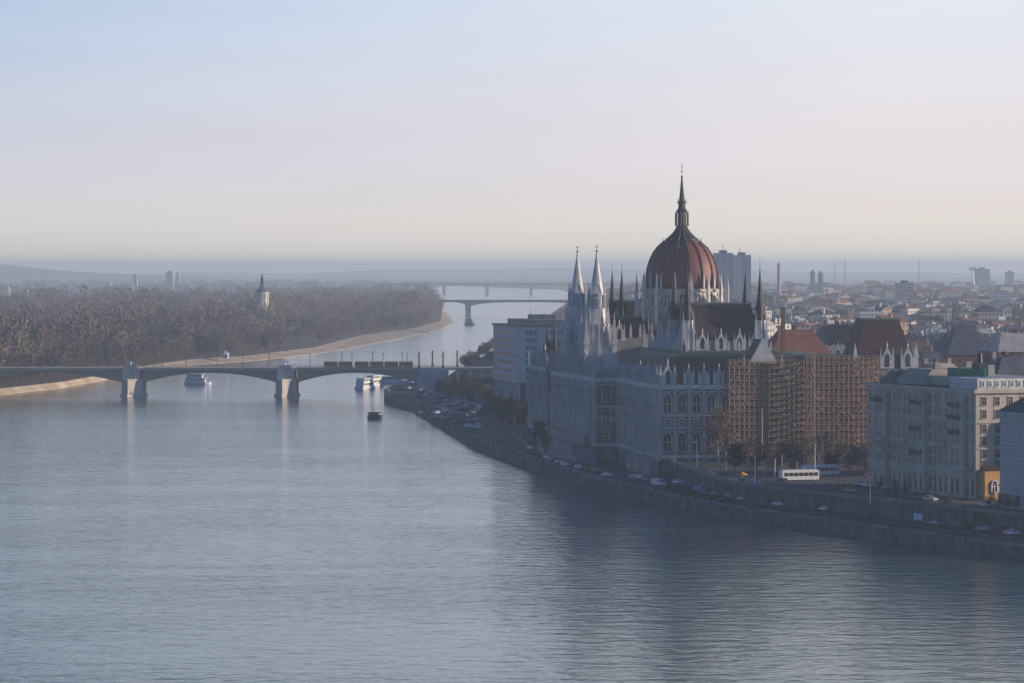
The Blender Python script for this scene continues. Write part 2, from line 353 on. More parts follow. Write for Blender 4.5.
# central cross body, halls
m = pmb(); m.box(-1.5, 62, 106.5, 136, 31.2, 45.5); m.build('transept_wall', stone, P)
roofpart((-1, 61.5, 108, 134.5, 45.5, 52.5, 3, 8))
m = pmb(); m.box(15.5, 47.5, 37, 106.6, 31.2, 41.6); m.build('hall_base_wall', stone_d, P); m = pmb(); m.box(15.5, 47.5, 136.0, 198, 31.2, 41.6); m.build('hall_base_wall', stone_d, P)
m = pmb(); m.box(15.0, 48, 36.5, 106.2, 41.6, 42.3); m.build('hall_ledge', verdigris, P); m = pmb(); m.box(15.0, 48, 136.4, 198.5, 41.6, 42.3); m.build('hall_ledge', verdigris, P)
m = pmb(); m.box(19, 44, 44, 90, 42.3, 45.6); m.build('hall_wall', stone, P); m = pmb(); m.box(19, 44, 142, 190, 42.3, 45.6); m.build('hall_wall', stone, P)
roofpart((18.8, 44.2, 43.8, 90.2, 45.6, 57.6, 3.0, 3.0)); roofpart((18.8, 44.2, 143, 190, 45.6, 57.6, 3.0, 3.0))

# generic ornaments
def pinn(mb, x, y, z0, h, w_, mi=0):
    mb.cbox(x, y, w_, w_, z0, z0 + h * .45, mi); mb.cbox(x, y, w_ * 1.35, w_ * 1.35, z0 + h * .45, z0 + h * .5, mi)
    mb.frus(x, y, 4, w_ * .68, .04, z0 + h * .5, z0 + h, mi, PI / 4)
pin_t = MB(); pinn(pin_t, 0, 0, 0, 5.0, 0.8)
pins = Pool('pinnacle', pin_t, stone_w, P, 100)
but_t = MB(); but_t.box(-.48, .48, -.75, 0, -24.5, -12); but_t.box(-.36, .36, -.6, 0, -12, 0); but_t.frus(0, -.8, 4, .34, .04, -12, -9.5, 0, PI / 4); but_t.box(-.5, .5, -.9, 0, -16.3, -15.9); but_t.frus(0, -.3, 4, .8, .05, 3.0, 6.0, 0, PI / 4); but_t.box(-.42, .42, -.72, .12, 0, 3.0)
buts = Pool('buttress', but_t, mat('buttress_stone', (0.44, 0.43, 0.405), 0.85, 0.28, 0.4, streak=True), P, 100)
def arch_win(w_, h, lights=2):
    m = MB(); d = 0.30; tt = .30
    def archpts(w_, h, n=5):
        pts = [(-w_ / 2, 0), (w_ / 2, 0)]; hs = h - w_ * .75
        for i in range(n + 1):
            a = i / n; pts.append((w_ / 2 * math.cos(a * PI / 2) if i < n else 0, hs + w_ * .75 * math.sin(a * PI / 2)))
        for i in range(n - 1, -1, -1):
            a = i / n; pts.append((-w_ / 2 * math.cos(a * PI / 2), hs + w_ * .75 * math.sin(a * PI / 2)))
        return pts
    o = archpts(w_ + .7, h + .5); i_ = archpts(w_, h); n = len(o)
    o = [(x, z - .2) for x, z in o]
    vs = [(x, -d, z) for x, z in o] + [(x, -d, z) for x, z in i_] + [(x, 0, z) for x, z in o] + [(x, -.05, z) for x, z in i_]
    fs = []
    for k in range(n):
        k2 = (k + 1) % n; fs += [(k, k2, n + k2, n + k), (2 * n + k, 2 * n + k2, k2, k), (n + k, n + k2, 3 * n + k2, 3 * n + k)]
    m.add(vs, fs, 0); m.add([(x, -.05, z) for x, z in i_], [tuple(range(n))], 1)
    for q in range(1, lights):
        x = -w_ / 2 + w_ * q / lights; m.box(x - .09, x + .09, -.22, -.06, 0, h - w_ * .45, 0)
    m.box(-w_ / 2, w_ / 2, -.2, -.06, h * .5 - .1, h * .5 + .1, 0)
    return m
big = Pool('window', arch_win(2.6, 6.0), [stone_w, glass], P, 55)
mid = Pool('window', arch_win(1.6, 2.4), [stone_w, glass], P, 45)
mid.name = 'window'
small_t = arch_win(1.5, 5.0)
def facade(p0, p1, n, rows, ztop, butt=True, ends=True):
    """bays along an outside wall from p0 to p1 (outside on the right hand side)"""
    d = Vector((p1[0] - p0[0], p1[1] - p0[1])); L = d.length; d.normalize(); rz = math.atan2(d.y, d.x)
    for i in range(n):
        t = (i + .5) * L / n; x, y = p0[0] + d.x * t, p0[1] + d.y * t
        for pool, z in rows: pool.at(x, y, z - Z, rz)
    if butt:
        for i in range(0 if ends else 1, n + (1 if ends else 0)):
            t = i * L / n; buts.at(p0[0] + d.x * t, p0[1] + d.y * t, ztop - Z, rz)
std = [(big, 23.2), (mid, 19.0), (big, 10.8)]
facade((0, 0), (24, 0), 5, std, 32.3)
facade((0, 40), (0, 0), 12, [(mid, 26.2), (mid, 19.0), (mid, 12)], 32.3)
facade((-5.8, 80), (2, 80), 1, [(big, 24.0), (big, 16), (mid, 11)], 33.9)
facade((-5.8, 162), (-5.8, 80), 19, [(mid, 28.2), (big, 15), (mid, 24)], 33.9)
facade((2, 80), (2, 40), 8, [(mid, 26.2), (big, 12), (mid, 20)], 32.3, ends=False)
facade((0, 242), (0, 205), 9, [(mid, 26.2), (big, 12), (mid, 20)], 32.3)
facade((0, 205), (2, 205), 1, [], 32.3)
facade((2, 205), (2, 162), 8, [(mid, 26.2), (big, 12), (mid, 20)], 32.3, ends=False)
facade((24, 0), (86, 0), 13, std, 32.3)
big.done(); mid.done(); buts.done()
# gables and dormers
def gable_piece(w_, h):
    m = MB(); m.add([(-w_ / 2, -.3, 0), (w_ / 2, -.3, 0), (0, -.3, h), (-w_ / 2, .3, 0), (w_ / 2, .3, 0), (0, .3, h)], [(0, 1, 2), (5, 4, 3), (1, 0, 3, 4), (2, 1, 4, 5), (0, 2, 5, 3)])
    m.box(-w_ / 2, w_ / 2, -.28, .28, -2.6, 0)
    m.add([(-w_ * .18, -.34, -2.2), (w_ * .18, -.34, -2.2), (w_ * .18, -.34, h * .25), (0, -.34, h * .5), (-w_ * .18, -.34, h * .25)], [(0, 1, 2, 3, 4)], 1)
    for x in (-w_ / 2, w_ / 2): pinn(m, x, 0, -2.6, h + 2.4, .55)
    m.frus(0, 0, 4, .25, .03, h - .2, h + 1.4)
    return m
dg = Pool('dormer_gable', gable_piece(3.6, 3.6), [stone_w, glass], P, 60)
for a in (23.8, 30.2, 36.6, 41.8): dg.at(a, 43.4, 45.0 - Z)
for b in (50, 56.5, 63, 69.5, 76, 82.5, 89): dg.at(18.4, b, 45.0 - Z, -PI / 2)
for b in (150, 157, 164, 171, 178): dg.at(18.4, b, 45.0 - Z, -PI / 2)
for a in (76.0, 83.0): dg.at(a, 1.2, 40.2 - Z, 0, (1.15, 1, 1.15))
for a in (2.6, 9.5, 14.5, 19.5): dg.at(a, .2, 34.8 - Z, 0, (.9 if a > 3 else 1.2,) * 3)
for b in (8, 20, 32): dg.at(.2, b, 34.8 - Z, -PI / 2)
for b in (210, 223, 236): dg.at(.2, b, 34.8 - Z, -PI / 2, (1.3, 1.3, 1.3))
for b in (85, 92, 99, 147, 154): dg.at(-5.5, b, 36.4 - Z, -PI / 2)
for b in (111, 121, 131): dg.at(-1.9, b, 47 - Z, -PI / 2, (1.6, 1.6, 1.6))
for a in (3, 8): dg.at(a, 106.2, 47 - Z, 0)
m = pmb(); m.add([(28.2, -.6, 37), (40, -.6, 37), (34.1, -.6, 47.5), (28.2, .4, 37), (40, .4, 37), (34.1, .4, 47.5)], [(0, 1, 2), (5, 4, 3), (1, 0, 3, 4), (2, 1, 4, 5), (0, 2, 5, 3)])
m.box(28.2, 40, -.6, .4, 32.3, 37); pinn(m, 27.8, -.1, 32, 10, 1.1); pinn(m, 40.4, -.1, 32, 10, 1.1)
m.build('gable', stone_w, P)
m = pmb(); m.gable(28.6, 39.6, .5, 12, 36.8, 46.9, 0, 'y'); m.box(28.6, 39.6, .5, 12, 32, 36.8); m.build('roof', slate, P)
# parapet pinnacles on the terraces
for a in [x * 3.6 + 17 for x in range(9)]: pins.at(a, 37.2, 42.2 - Z, 0, (1, 1, .7))
for b in [x * 4.2 + 41 for x in range(14)]: pins.at(15.6, b, 42.2 - Z, 0, (1, 1, .8))
for b in [x * 4.2 + 139 for x in range(13)]: pins.at(15.6, b, 42.2 - Z, 0, (1, 1, .8))
for a in [x * 4.2 + 46 for x in range(7)]: pins.at(a, -.2, 32.3 - Z, 0, (1, 1, .8))
for a in (65.4, 86.0): 
    for b in (1.7, 23.3): pins.at(a, b, 37.2 - Z, 0, (1.6, 1.6, 1.7))
for b in [x * 3.0 + 107.5 for x in range(10)]: pins.at(-1.4, b, 45.5 - Z)
for a in [x * 3.4 + 2 for x in range(5)]: pins.at(a, 106.6, 45.5 - Z)
# ornate turrets at the hall corners (pale below, dark spire above)
def turret(x, y, zb, zw, zt, r, sm=slate, red=False):
    m = pmb(); m.frus(x, y, 8, r * 1.05, r * .95, zb, zw)
    for i in range(4):
        a = PI / 4 + i * PI / 2; pinn(m, x + r * 1.25 * math.cos(a), y + r * 1.25 * math.sin(a), zb, (zw - zb) + 3.5, .75)
    t_ = m.build('turret', stone_w, P)
    m = pmb(); m.frus(x, y, 8, r * 1.12, r * .62, zw, zw + (zt - zw) * .30); m.frus(x, y, 8, r * .75, r * .5, zw + (zt - zw) * .30, zw + (zt - zw) * .37); m.frus(x, y, 8, r * .5, .06, zw + (zt - zw) * .37, zt); m.bar((x, y, zt), (x, y, zt + 2.6), .07)
    for i in range(4):
        a = i * PI / 2; m.frus(x + r * .85 * math.cos(a), y + r * .85 * math.sin(a), 4, .4, .03, zw + 1.0, zw + 5)
    s_ = m.build('spire', sm, None); s_.parent = t_
dred = mat('spire_slate_red', (0.035, 0.022, 0.026), 0.5, 0.25, 1.0)
for a, b, sm in ((44, 45, dred), (44, 66, slate), (19, 45, dred), (19, 66, slate), (18.8, 155, dred), (19.4, 176, slate), (44, 155, dred), (44, 176, slate)):
    turret(a, b, 42, 52.5, 70.5 if b < 60 else 69.5, 2.0, sm)
for a, b in ((3.5, 207.5), (4, 226), (14, 207)): turret(a, b, 31.2, 36, 50.5 if b < 210 else 49.5, 1.8, slate)
turret(17, 40.5, 31, 41, 47.5, 1.5, stone); turret(16.8, 100, 41.5, 47, 57, 1.6, slate); turret(16.5, 142, 41.5, 47, 57, 1.6, slate)
# river towers
def river_tower(x, y):
    m = pmb()
    m.frus(x + .6, y, 4, 6.6, 6.3, 31.2, 43, 0, PI / 4)
    for ax in (-4.6, 5.4):
        for ay in (-4.6, 4.6): pinn(m, x + ax, y + ay, 33.9, 21, 1.7)
    m.frus(x, y, 8, 4.5, 4.1, 31.2, 50, 0, PI / 8); m.frus(x, y, 8, 4.6, 4.6, 42, 42.6, 0, PI / 8); m.frus(x, y, 8, 4.5, 4.5, 49.6, 50.3, 0, PI / 8)
    m.frus(x, y, 8, 3.3, 2.8, 50, 61, 0, PI / 8); m.frus(x, y, 8, 3.2, 3.2, 60.4, 61, 0, PI / 8)
    for i in range(8):
        a = i * PI / 4; c, s_ = math.cos(a), math.sin(a)
        pinn(m, x + 4.9 * c, y + 4.9 * s_, 33.9, 14, 1.0); pinn(m, x + 4.1 * c, y + 4.1 * s_, 44, 14, .8); pinn(m, x + 3.1 * c, y + 3.1 * s_, 56, 9, .55)
        c, s_ = math.cos(a + PI / 8), math.sin(a + PI / 8)
        m.box(0, 0, 0, 0, 0, 0) if False else None
    t_ = m.build('tower', stone_w, P)
    m = pmb()
    for i in range(8):
        a = i * PI / 4 + PI / 8 - PI / 8
        for r0, z0, z1, ww in ((4.1, 36, 41, .6), (3.92, 43.5, 48.8, .6), (2.85, 52, 59.0, .5)):
            aa = a + PI / 8 * 0; c, s_ = math.cos(aa), math.sin(aa); r1 = r0 * .985
            m.add([(x + r1 * c + s_ * ww, y + r1 * s_ - c * ww, z0), (x + r1 * c - s_ * ww, y + r1 * s_ + c * ww, z0), (x + r1 * c - s_ * ww, y + r1 * s_ + c * ww, z1), (x + r1 * c, y + r1 * s_, z1 + 1), (x + r1 * c + s_ * ww, y + r1 * s_ - c * ww, z1)], [(0, 1, 2, 3, 4)])
    o = m.build('louvre', glass, None); o.parent = t_
    m = pmb(); m.frus(x, y, 8, 2.5, .22, 61, 74.6, 0, PI / 8); m.frus(x, y, 8, .5, .5, 72.2, 72.7); m.frus(x, y, 8, .42, .42, 74.4, 75)
    for k in range(8):
        zz = 62 + k * 1.5; rr = 2.2 - (zz - 61) * .145
        for i in range(4): m.frus(x + rr * math.cos(i * PI / 2), y + rr * math.sin(i * PI / 2), 4, .16, .03, zz, zz + .6)
    o = m.build('spire', stone_w, None); o.parent = t_
    m = pmb(); m.bar((x, y, 75), (x, y, 78), .09); m.frus(x, y, 6, .35, .35, 75.6, 76.2); m.frus(x, y, 6, .3, .3, 77.2, 77.6); o = m.build('finial', dark, None); o.parent = t_
river_tower(-.4, 104.6); river_tower(-.4, 141.2)
# base terrace on the river side
m = pmb(); m.prism([(-13, 88), (-5.9, 88), (-5.9, 154), (-13, 154)], 2.6, 9.0); m.prism([(-9, 84), (-5.9, 84), (-5.9, 158), (-9, 158)], 9.0, 12.0)
m.add([(-13, 88, 2.6), (-13, 74, 2.6), (-5.9, 74, 2.6), (-5.9, 88, 2.6), (-13, 88, 8.8), (-5.9, 88, 8.8)], [(0, 4, 1), (1, 4, 5, 2), (2, 5, 3)])
m.build('river_terrace', stone_d, P)
m = pmb(); m.prism([(-3.2, -.2), (-.8, -.2), (-.8, 39), (-3.2, 39)], 2.6, 8.4); m.build('river_terrace', stone_d, P)
# drum and dome
DX, DY = 33.8, 121.0
m = pmb(); m.frus(DX, DY, 16, 16.2, 16.0, 31.2, 50, 0, PI / 16); m.frus(DX, DY, 16, 16.6, 16.6, 49.6, 50.4, 0, PI / 16); m.frus(DX, DY, 16, 14.2, 14.0, 50, 62.2, 0, PI / 16); m.frus(DX, DY, 16, 14.8, 14.8, 61.6, 62.6, 0, PI / 16); m.frus(DX, DY, 16, 14.6, 14.6, 55.6, 56.2, 0, PI / 16)
drum = m.build('drum', mat('drum_stone', (0.46, 0.445, 0.415), 0.85, 0.25, 0.4, streak=True), P)
mdb = MB(); mdb.box(-.5, .5, -.6, 2.9, 0, 7.5); mdb.add([(-.4, -.6, 7.5), (.4, -.6, 7.5), (.4, 2.9, 7.5), (-.4, 2.9, 7.5), (-.4, 2.9, 11), (.4, 2.9, 11)], [(0, 1, 5, 4), (1, 2, 5), (0, 4, 3)]); pinn(mdb, 0, -.2, 7.5, 10.5, .9); pinn(mdb, 0, 2.7, 10.5, 8.0, .6)
dbut = Pool('flying_buttress', mdb, stone_w, drum, 20)
mdw = arch_win(2.2, 4.6); dwin = Pool('window', mdw, [stone_w, glass], drum, 60)
for i in range(16):
    a = 2 * PI * i / 16
    dbut.at(DX + 16.3 * math.cos(a), DY + 16.3 * math.sin(a), 50 - Z, a + PI / 2)
    a2 = a + PI / 16
    dwin.at(DX + 13.95 * math.cos(a2), DY + 13.95 * math.sin(a2), 56.4 - Z, a2 + PI / 2)
    dwin.at(DX + 13.95 * math.cos(a2), DY + 13.95 * math.sin(a2), 50.6 - Z, a2 + PI / 2, (1, 1, .8))
    dwin.at(DX + 15.85 * math.cos(a2), DY + 15.85 * math.sin(a2), 42.6 - Z, a2 + PI / 2, (1.2, 1, 1.1))
prof = [(12.55, 62.6), (12.75, 65), (12.8, 67), (12.6, 69), (12.1, 71.2), (11.3, 73.4), (10.1, 75.7), (8.8, 77.4), (7.2, 78.8), (6.4, 79.5)]
m = pmb(); m.lathe(DX, DY, prof, 64); dome = m.build('dome', domemat, P, smooth=True)
cap = [(6.4, 79.5), (4.9, 80.9), (3.5, 82.2), (2.5, 83.4), (1.9, 84.6)]
m = pmb(); m.lathe(DX, DY, cap, 32); capo = m.build('dome_cap', slate, P, smooth=True)
m = pmb()
for i in range(16):
    a = 2 * PI * i / 16
    m.bar((DX + 6.9 * math.cos(a), DY + 6.9 * math.sin(a), 78.9), (DX + 6.9 * math.cos(a), DY + 6.9 * math.sin(a), 80.7), .22, 4, 0, .05)
m.lathe(DX, DY, [(6.7, 79.0), (6.95, 79.2), (6.95, 79.6), (6.3, 79.7)], 32); m.build('crown_ring', dark, P)
for i in range(16):
    a = 2 * PI * i / 16; m = pmb(); c, s_ = math.cos(a), math.sin(a)
    for (r0, z0), (r1, z1) in zip(prof[:-1], prof[1:]): m.bar((DX + (r0 + .1) * c, DY + (r0 + .1) * s_, z0), (DX + (r1 + .1) * c, DY + (r1 + .1) * s_, z1), .34, 5)
    o = m.build('rib', ribmat, None); o.parent = dome
    m = pmb()
    for (r0, z0), (r1, z1) in zip(cap[:-1], cap[1:]): m.bar((DX + (r0 + .05) * c, DY + (r0 + .05) * s_, z0), (DX + (r1 + .05) * c, DY + (r1 + .05) * s_, z1), .16, 4)
    o = m.build('rib', mat('cap_rib', (0.13, 0.12, 0.10), .6), None); o.parent = capo
m = pmb(); m.lathe(DX, DY, [(1.9, 84.5), (2.1, 85), (1.5, 85.3), (1.5, 90.3), (1.75, 90.5), (1.35, 91), (1.25, 93.4), (1.5, 93.6), (1.0, 94)], 8)
for i in range(8):
    a = PI / 8 + i * PI / 4; c, s_ = math.cos(a), math.sin(a)
    m.bar((DX + 2.3 * c, DY + 2.3 * s_, 85.0), (DX + 2.3 * c, DY + 2.3 * s_, 89.2), .22); m.bar((DX + 2.3 * c, DY + 2.3 * s_, 89.2), (DX + 1.3 * c, DY + 1.3 * s_, 91.2), .16)
    m.bar((DX + 2.3 * c, DY + 2.3 * s_, 89.2), (DX + 2.3 * c, DY + 2.3 * s_, 90.8), .14, 4, 0, .02); m.bar((DX + 1.5 * c, DY + 1.5 * s_, 93), (DX + 1.5 * c, DY + 1.5 * s_, 95), .13, 4, 0, .02)
m.build('lantern', slate, P)
m = pmb(); m.frus(DX, DY, 8, 1.05, .16, 94, 103.2); m.frus(DX, DY, 8, .4, .4, 102.2, 102.8); m.bar((DX, DY, 103), (DX, DY, 107.5), .08); m.frus(DX, DY, 6, .3, .3, 104.2, 104.7); m.frus(DX, DY, 6, .22, .22, 106, 106.4); m.build('spire', slate, P)
pins.done(); dg.done()
m = pmb()
m.box(47.8, 49.0, 30, 31.2, 31, 57); m.build('chimney', mat('brick_chimney', (0.28, 0.14, 0.10), 0.9), P)

# ------------------------------------------------------------------ scaffolding
sm_pole = mat('scaffold_tube', (0.46, 0.33, 0.24), 0.6, 0.2, 1.0); sm_board = mat('scaffold_board', (0.36, 0.22, 0.14), 0.9, 0.3, 0.8); sm_net = mat('scaffold_net', (0.36, 0.23, 0.15), 0.95, 0.5, 0.35)
def scaffold(label, a0, a1, y0, y1, z0, z1, dx, open_=0.35, seed=1, net=True):
    rnd = random.Random(seed)
    S = thing('scaffolding', label, 'scaffolding', (*PL(a0, y0), z0), PA, 'scaffolding around the south front')
    w_ = a1 - a0; d = y1 - y0; hh = z1 - z0; n = max(1, round(w_ / dx)); nl = round(hh / 2.0)
    m = MB()
    for i in range(n + 1):
        for y in (0, d): m.bar((i * w_ / n, y, 0), (i * w_ / n, y, hh + (1.0 if y == 0 else 0)), .09)
    m.build('upright', sm_pole, S)
    for l in range(1, nl + 1):
        z = l * hh / nl
        m = MB(); m.box(-.3, w_ + .3, .03, d - .03, z - .12, z); m.box(-.3, w_ + .3, -.12, -.06, z - .05, z + .28); m.build('deck', sm_board, S)
        m = MB(); m.bar((-.2, -.12, z + 1.0), (w_ + .2, -.12, z + 1.0), .06); m.bar((-.2, -.12, z + .55), (w_ + .2, -.12, z + .55), .05)
        m.build('guard_rail', sm_pole, S)
    m = MB()
    for i in range(n):
        for l in range(nl):
            if rnd.random() < .25:
                x0, x1 = i * w_ / n, (i + 1) * w_ / n
                if rnd.random() < .5: x0, x1 = x1, x0
                m.bar((x0, -.15, l * hh / nl), (x1, -.15, (l + 1) * hh / nl), .06)
    m.build('brace', sm_pole, S)
    if net:
        m = MB()
        for i in range(n):
            for l in range(nl):
                if rnd.random() > open_:
                    x0, x1 = i * w_ / n, (i + 1) * w_ / n; z = l * hh / nl
                    m.box(x0 + .1, x1 - .1, d - .35 - rnd.random() * .5, d - .3 + .15, z + .1, z + hh / nl - .25 - rnd.random() * .5)
        m.build('debris_net', sm_net, S); cnt = 0
        for i in range(n):
            for l in range(nl):
                if cnt < 95 and math.sin(i * .55 + seed) + math.sin(l * .8 + i * .2) + rnd.uniform(-1, 1) > .95:
                    x0, x1 = i * w_ / n, (i + 1) * w_ / n; z = l * hh / nl
                    MB().box(x0 + .06, x1 - .06, .16, .2, z + .02, z + hh / nl - .35 - rnd.random() * .6).build('net_panel', sm_net, S); cnt += 1
    return S
scaffold('brown lattice scaffolding with netting, left half of the wrapped south front', 21.7, 46.4, -5.2, -1.0, 7.5, 39.6, 1.65, .08, 1)
scaffold('brown lattice scaffolding with netting, right half beside the cream palace', 49.9, 71.5, -4.6, -1.0, 7.5, 40.6, 1.65, .06, 2)
scaffold('narrow pale scaffold stair tower catching sunlight in the middle of the wrapped front', 46.8, 49.5, -7.4, -4.2, 7.5, 41, 1.35, .2, 3, net=False)

# ------------------------------------------------------------------ generic rectangular windows
def rect_win(w_, h, sill=True):
    m = MB(); t = .16
    m.box(-w_ / 2 - t, w_ / 2 + t, -.16, -.0, h, h + t * 1.6, 0); m.box(-w_ / 2 - t, -w_ / 2, -.14, 0, 0, h, 0); m.box(w_ / 2, w_ / 2 + t, -.14, 0, 0, h, 0)
    m.box(-w_ / 2 - t * 1.5, w_ / 2 + t * 1.5, -.26, 0, -t, 0, 0)
    m.add([(-w_ / 2, -.04, 0), (w_ / 2, -.04, 0), (w_ / 2, -.04, h), (-w_ / 2, -.04, h)], [(0, 1, 2, 3)], 1)
    m.box(-.05, .05, -.08, -.045, 0, h, 0); m.box(-w_ / 2, w_ / 2, -.08, -.045, h * .62, h * .62 + .09, 0)
    return m
def grid(pool, p0, p1, n, zs, skip=None, out_=0.0, marg=0.0):
    d = Vector((p1[0] - p0[0], p1[1] - p0[1])); L = d.length; d.normalize(); rz = math.atan2(d.y, d.x)
    for z in zs:
        for i in range(n):
            if skip and skip(i, z): continue
            t = marg + (i + .5) * (L - 2 * marg) / n
            pool.at(p0[0] + d.x * t + d.y * out_, p0[1] + d.y * t - d.x * out_, z, rz)
# ------------------------------------------------------------------ cream palace
cream = mat('cream_plaster', (0.52, 0.46, 0.38), 0.85, 0.2, 0.25, streak=True); tanroof = mat('tan_roof', (0.36, 0.31, 0.22), 0.8, 0.2, 0.3)
P1 = Vector((102, 1032)); e1 = Vector((.348, -.9375)); e2 = Vector((.9375, .348))
Q = thing('apartment_palace', 'large cream six-storey corner palace with balconies and green netting on its roof', 'building', (P1.x, P1.y, 7.5), math.atan2(e1.y, e1.x))
# local x = along the river front (towards us), local y = inward (left hand side is inward)
LQ = 66.0; DQ = 38.0; HQ = 29.3
MB().prism([(0, 0), (LQ, 0), (LQ, DQ), (0, DQ)], 0, HQ, 0, 1).build('wall', [cream, flatroof], Q)
m = MB()
for z0, z1, d in ((HQ - .6, HQ + .4, .8), (20.6, 21.1, .35), (6.6, 7.3, .45), (13.6, 14.0, .3)): course(m, [(0, 0), (LQ, 0), (LQ, DQ), (0, DQ)], z0, z1, d)
m.build('cornice', cream, Q)
for x0, x1 in ((5, 14), (29, 38), (52, 61)): MB().box(x0, x1, -1.3, 0, .2, HQ - 1.4).build('bay_front', cream, Q)
win = Pool('window', rect_win(1.3, 2.2), [cream, glass], Q, 100)
def inbay(x): return any(a <= x <= b for a, b in ((5, 14), (29, 38), (52, 61)))
zs = [8.3, 11.2, 14.8, 18.0, 21.9, 25.4]
for z in (1.0,) + tuple(zs):
    for i in range(21):
        x = 1.6 + i * 3.14
        sc = (1.05, 1, 2.0) if z < 2 else (1, 1, 1)
        win.at(x, -1.3 if inbay(x) else 0, z, 0, sc)
for z in [1.5] + zs:
    for i in range(9): win.at(LQ, 2.5 + i * 4.0, z, PI / 2)
win.done()
balc = MB(); balc.box(-2.6, 2.6, -1.2, 0, -.2, 0)
for i in range(14): balc.box(-2.6 + i * .39, -2.52 + i * .39, -1.2, -1.12, 0, .95)
balc.box(-2.6, 2.6, -1.22, -1.1, .95, 1.05); balc.box(-2.6, 2.6, -1.17, -1.14, 0, .9)
bp_ = Pool('balcony', balc, [dark], Q, 30)
for x, z in ((9.5, 24.9), (33.5, 24.9), (33.5, 11), (33.5, 17.6), (56.5, 21.6), (56.5, 24.9), (56.5, 17.6)): bp_.at(x, -1.3, z)
bs = MB(); bs.box(-4.5, 4.5, -1.4, 0, -.3, 0); bs.box(-4.5, 4.5, -1.4, -1.2, 0, 1.0); bs.box(-4.5, -4.3, -1.2, 0, 0, 1); bs.box(4.3, 4.5, -1.2, 0, 0, 1)
sp = Pool('stone_balcony', bs, [cream], Q, 30)
for x, z in ((9.5, 13.9), (21, 13.9), (9.5, 10.9), (45, 13.9), (60, 8), (47, 20.8)): sp.at(x, -1.3 if inbay(x) else 0, z)
m = MB(); m.hip(2, 26, 4, 30, HQ + .41, HQ + 4.6, 5, 6); m.build('roof', tanroof, Q)
m = MB(); m.hip(1.2, 8, 3, 12, HQ + .42, HQ + 4.0, 2, 2.6); m.build('roof', verdigris, Q)
m = MB(); m.box(3, LQ - 14, 8, 30, HQ + .4, HQ + 3.0); m.build('attic_wall', mat('attic_plaster', (0.45, 0.4, 0.3), 0.85), Q)
m = MB(); m.box(LQ - 16, LQ - .2, .6, 30, HQ + .4, HQ + 3.4); m.build('attic_wall', mat('white_plaster', (0.62, 0.6, 0.56), 0.8), Q)
wa = Pool('attic_window', rect_win(.8, 1.3), [whitep, glass], Q, 40)
for i in range(12): wa.at(LQ - .2, 2.2 + i * 2.2, HQ + 1.2, PI / 2)
for i in range(6): wa.at(LQ - 15 + i * 2.4, .6, HQ + 1.2, 0)
m = MB(); m.box(LQ - 6, LQ - 1, 18, 29, HQ + 3.4, HQ + 6.5); m.build('roof_cabin', whitep, Q)
netg = mat('green_net', (0.02, 0.22, 0.13), 0.8, 0.25, 0.6)
m = MB(); m.box(LQ - 34, LQ - 12, 9, 9.3, HQ + 3.0, HQ + 5.4); m.box(LQ - 34, LQ - 33.8, 9.3, 17, HQ + 3, HQ + 5.4)
m.build('green_netting', netg, Q)
for x, y in ((20, 12), (30, 20), (48, 14), (55, 22), (12, 26)): MB().cbox(x, y, 1.4, 2.0, HQ + 2.5, HQ + 6.5).build('chimney', stone_d, Q)
for x, y in ((38, 16),): MB().cbox(x, y, 4, 3, HQ + 2.8, HQ + 6.8).frus(x, y, 8, .8, .6, HQ + 6.8, HQ + 9.5).build('roof_turret', slate, Q)
# yellow annexe catching the low sun
yel = mat('yellow_plaster', (0.62, 0.36, 0.13), 0.85, 0.2, 0.5)
A = thing('yellow_annexe', 'small ochre yellow sunlit house front with an arched window between palace and grey block', 'building', (*(P1 + e1 * (LQ + .3) + e2 * 1.0), 7.5), math.atan2(e2.y, e2.x))
MB().box(0, 9.5, -3.0, 0, 0, 8.0).build('wall', yel, A); MB().gable(-.3, 9.8, -3.3, .0, 8.0, 9.2).build('roof', redroof, A)
aw = Pool('window', arch_win(1.4, 3.0), [whitep, glass], A, 4); aw.at(2.9, -3.0, 2.2); aw.at(6.6, -3.0, 2.2)
MB().box(4.2, 5.2, -3.1, -3.0, 0, 2.2).build('door', dark, A)
# grey block on the right edge
greyp = mat('grey_white_plaster', (0.46, 0.46, 0.45), 0.85, 0.15, 0.25, streak=True)
P3 = Vector((127.5, 941)); Bk = thing('apartment_block', 'pale grey block with rows of tall windows and dark slate roof at right edge', 'building', (P3.x, P3.y, 7.5), math.atan2(e1.y, e1.x))
MB().prism([(0, 0), (70, 0), (70, 34), (0, 34)], 0, 25, 0, 1).build('wall', [greyp, flatroof], Bk)
m = MB()
for z0, z1, d in ((24.2, 25.1, .7), (5.4, 5.9, .3), (17.5, 17.9, .25)): course(m, [(0, 0), (70, 0), (70, 34), (0, 34)], z0, z1, d)
m.build('cornice', greyp, Bk)
m = MB(); m.hip(-.6, 70.6, -.6, 34.6, 25.1, 31.5, 9, 9); m.build('roof', slate, Bk)
win = Pool('window', rect_win(1.15, 2.3), [whitep, glass], Bk, 100)
for z in (1.5, 6.6, 10.6, 14.4, 18.6, 21.6):
    for i in range(23): win.at(1.8 + i * 3.0, 0, z, 0)
win.done()
win = Pool('window', rect_win(1.15, 2.3), [whitep, glass], Bk, 40); win.done()

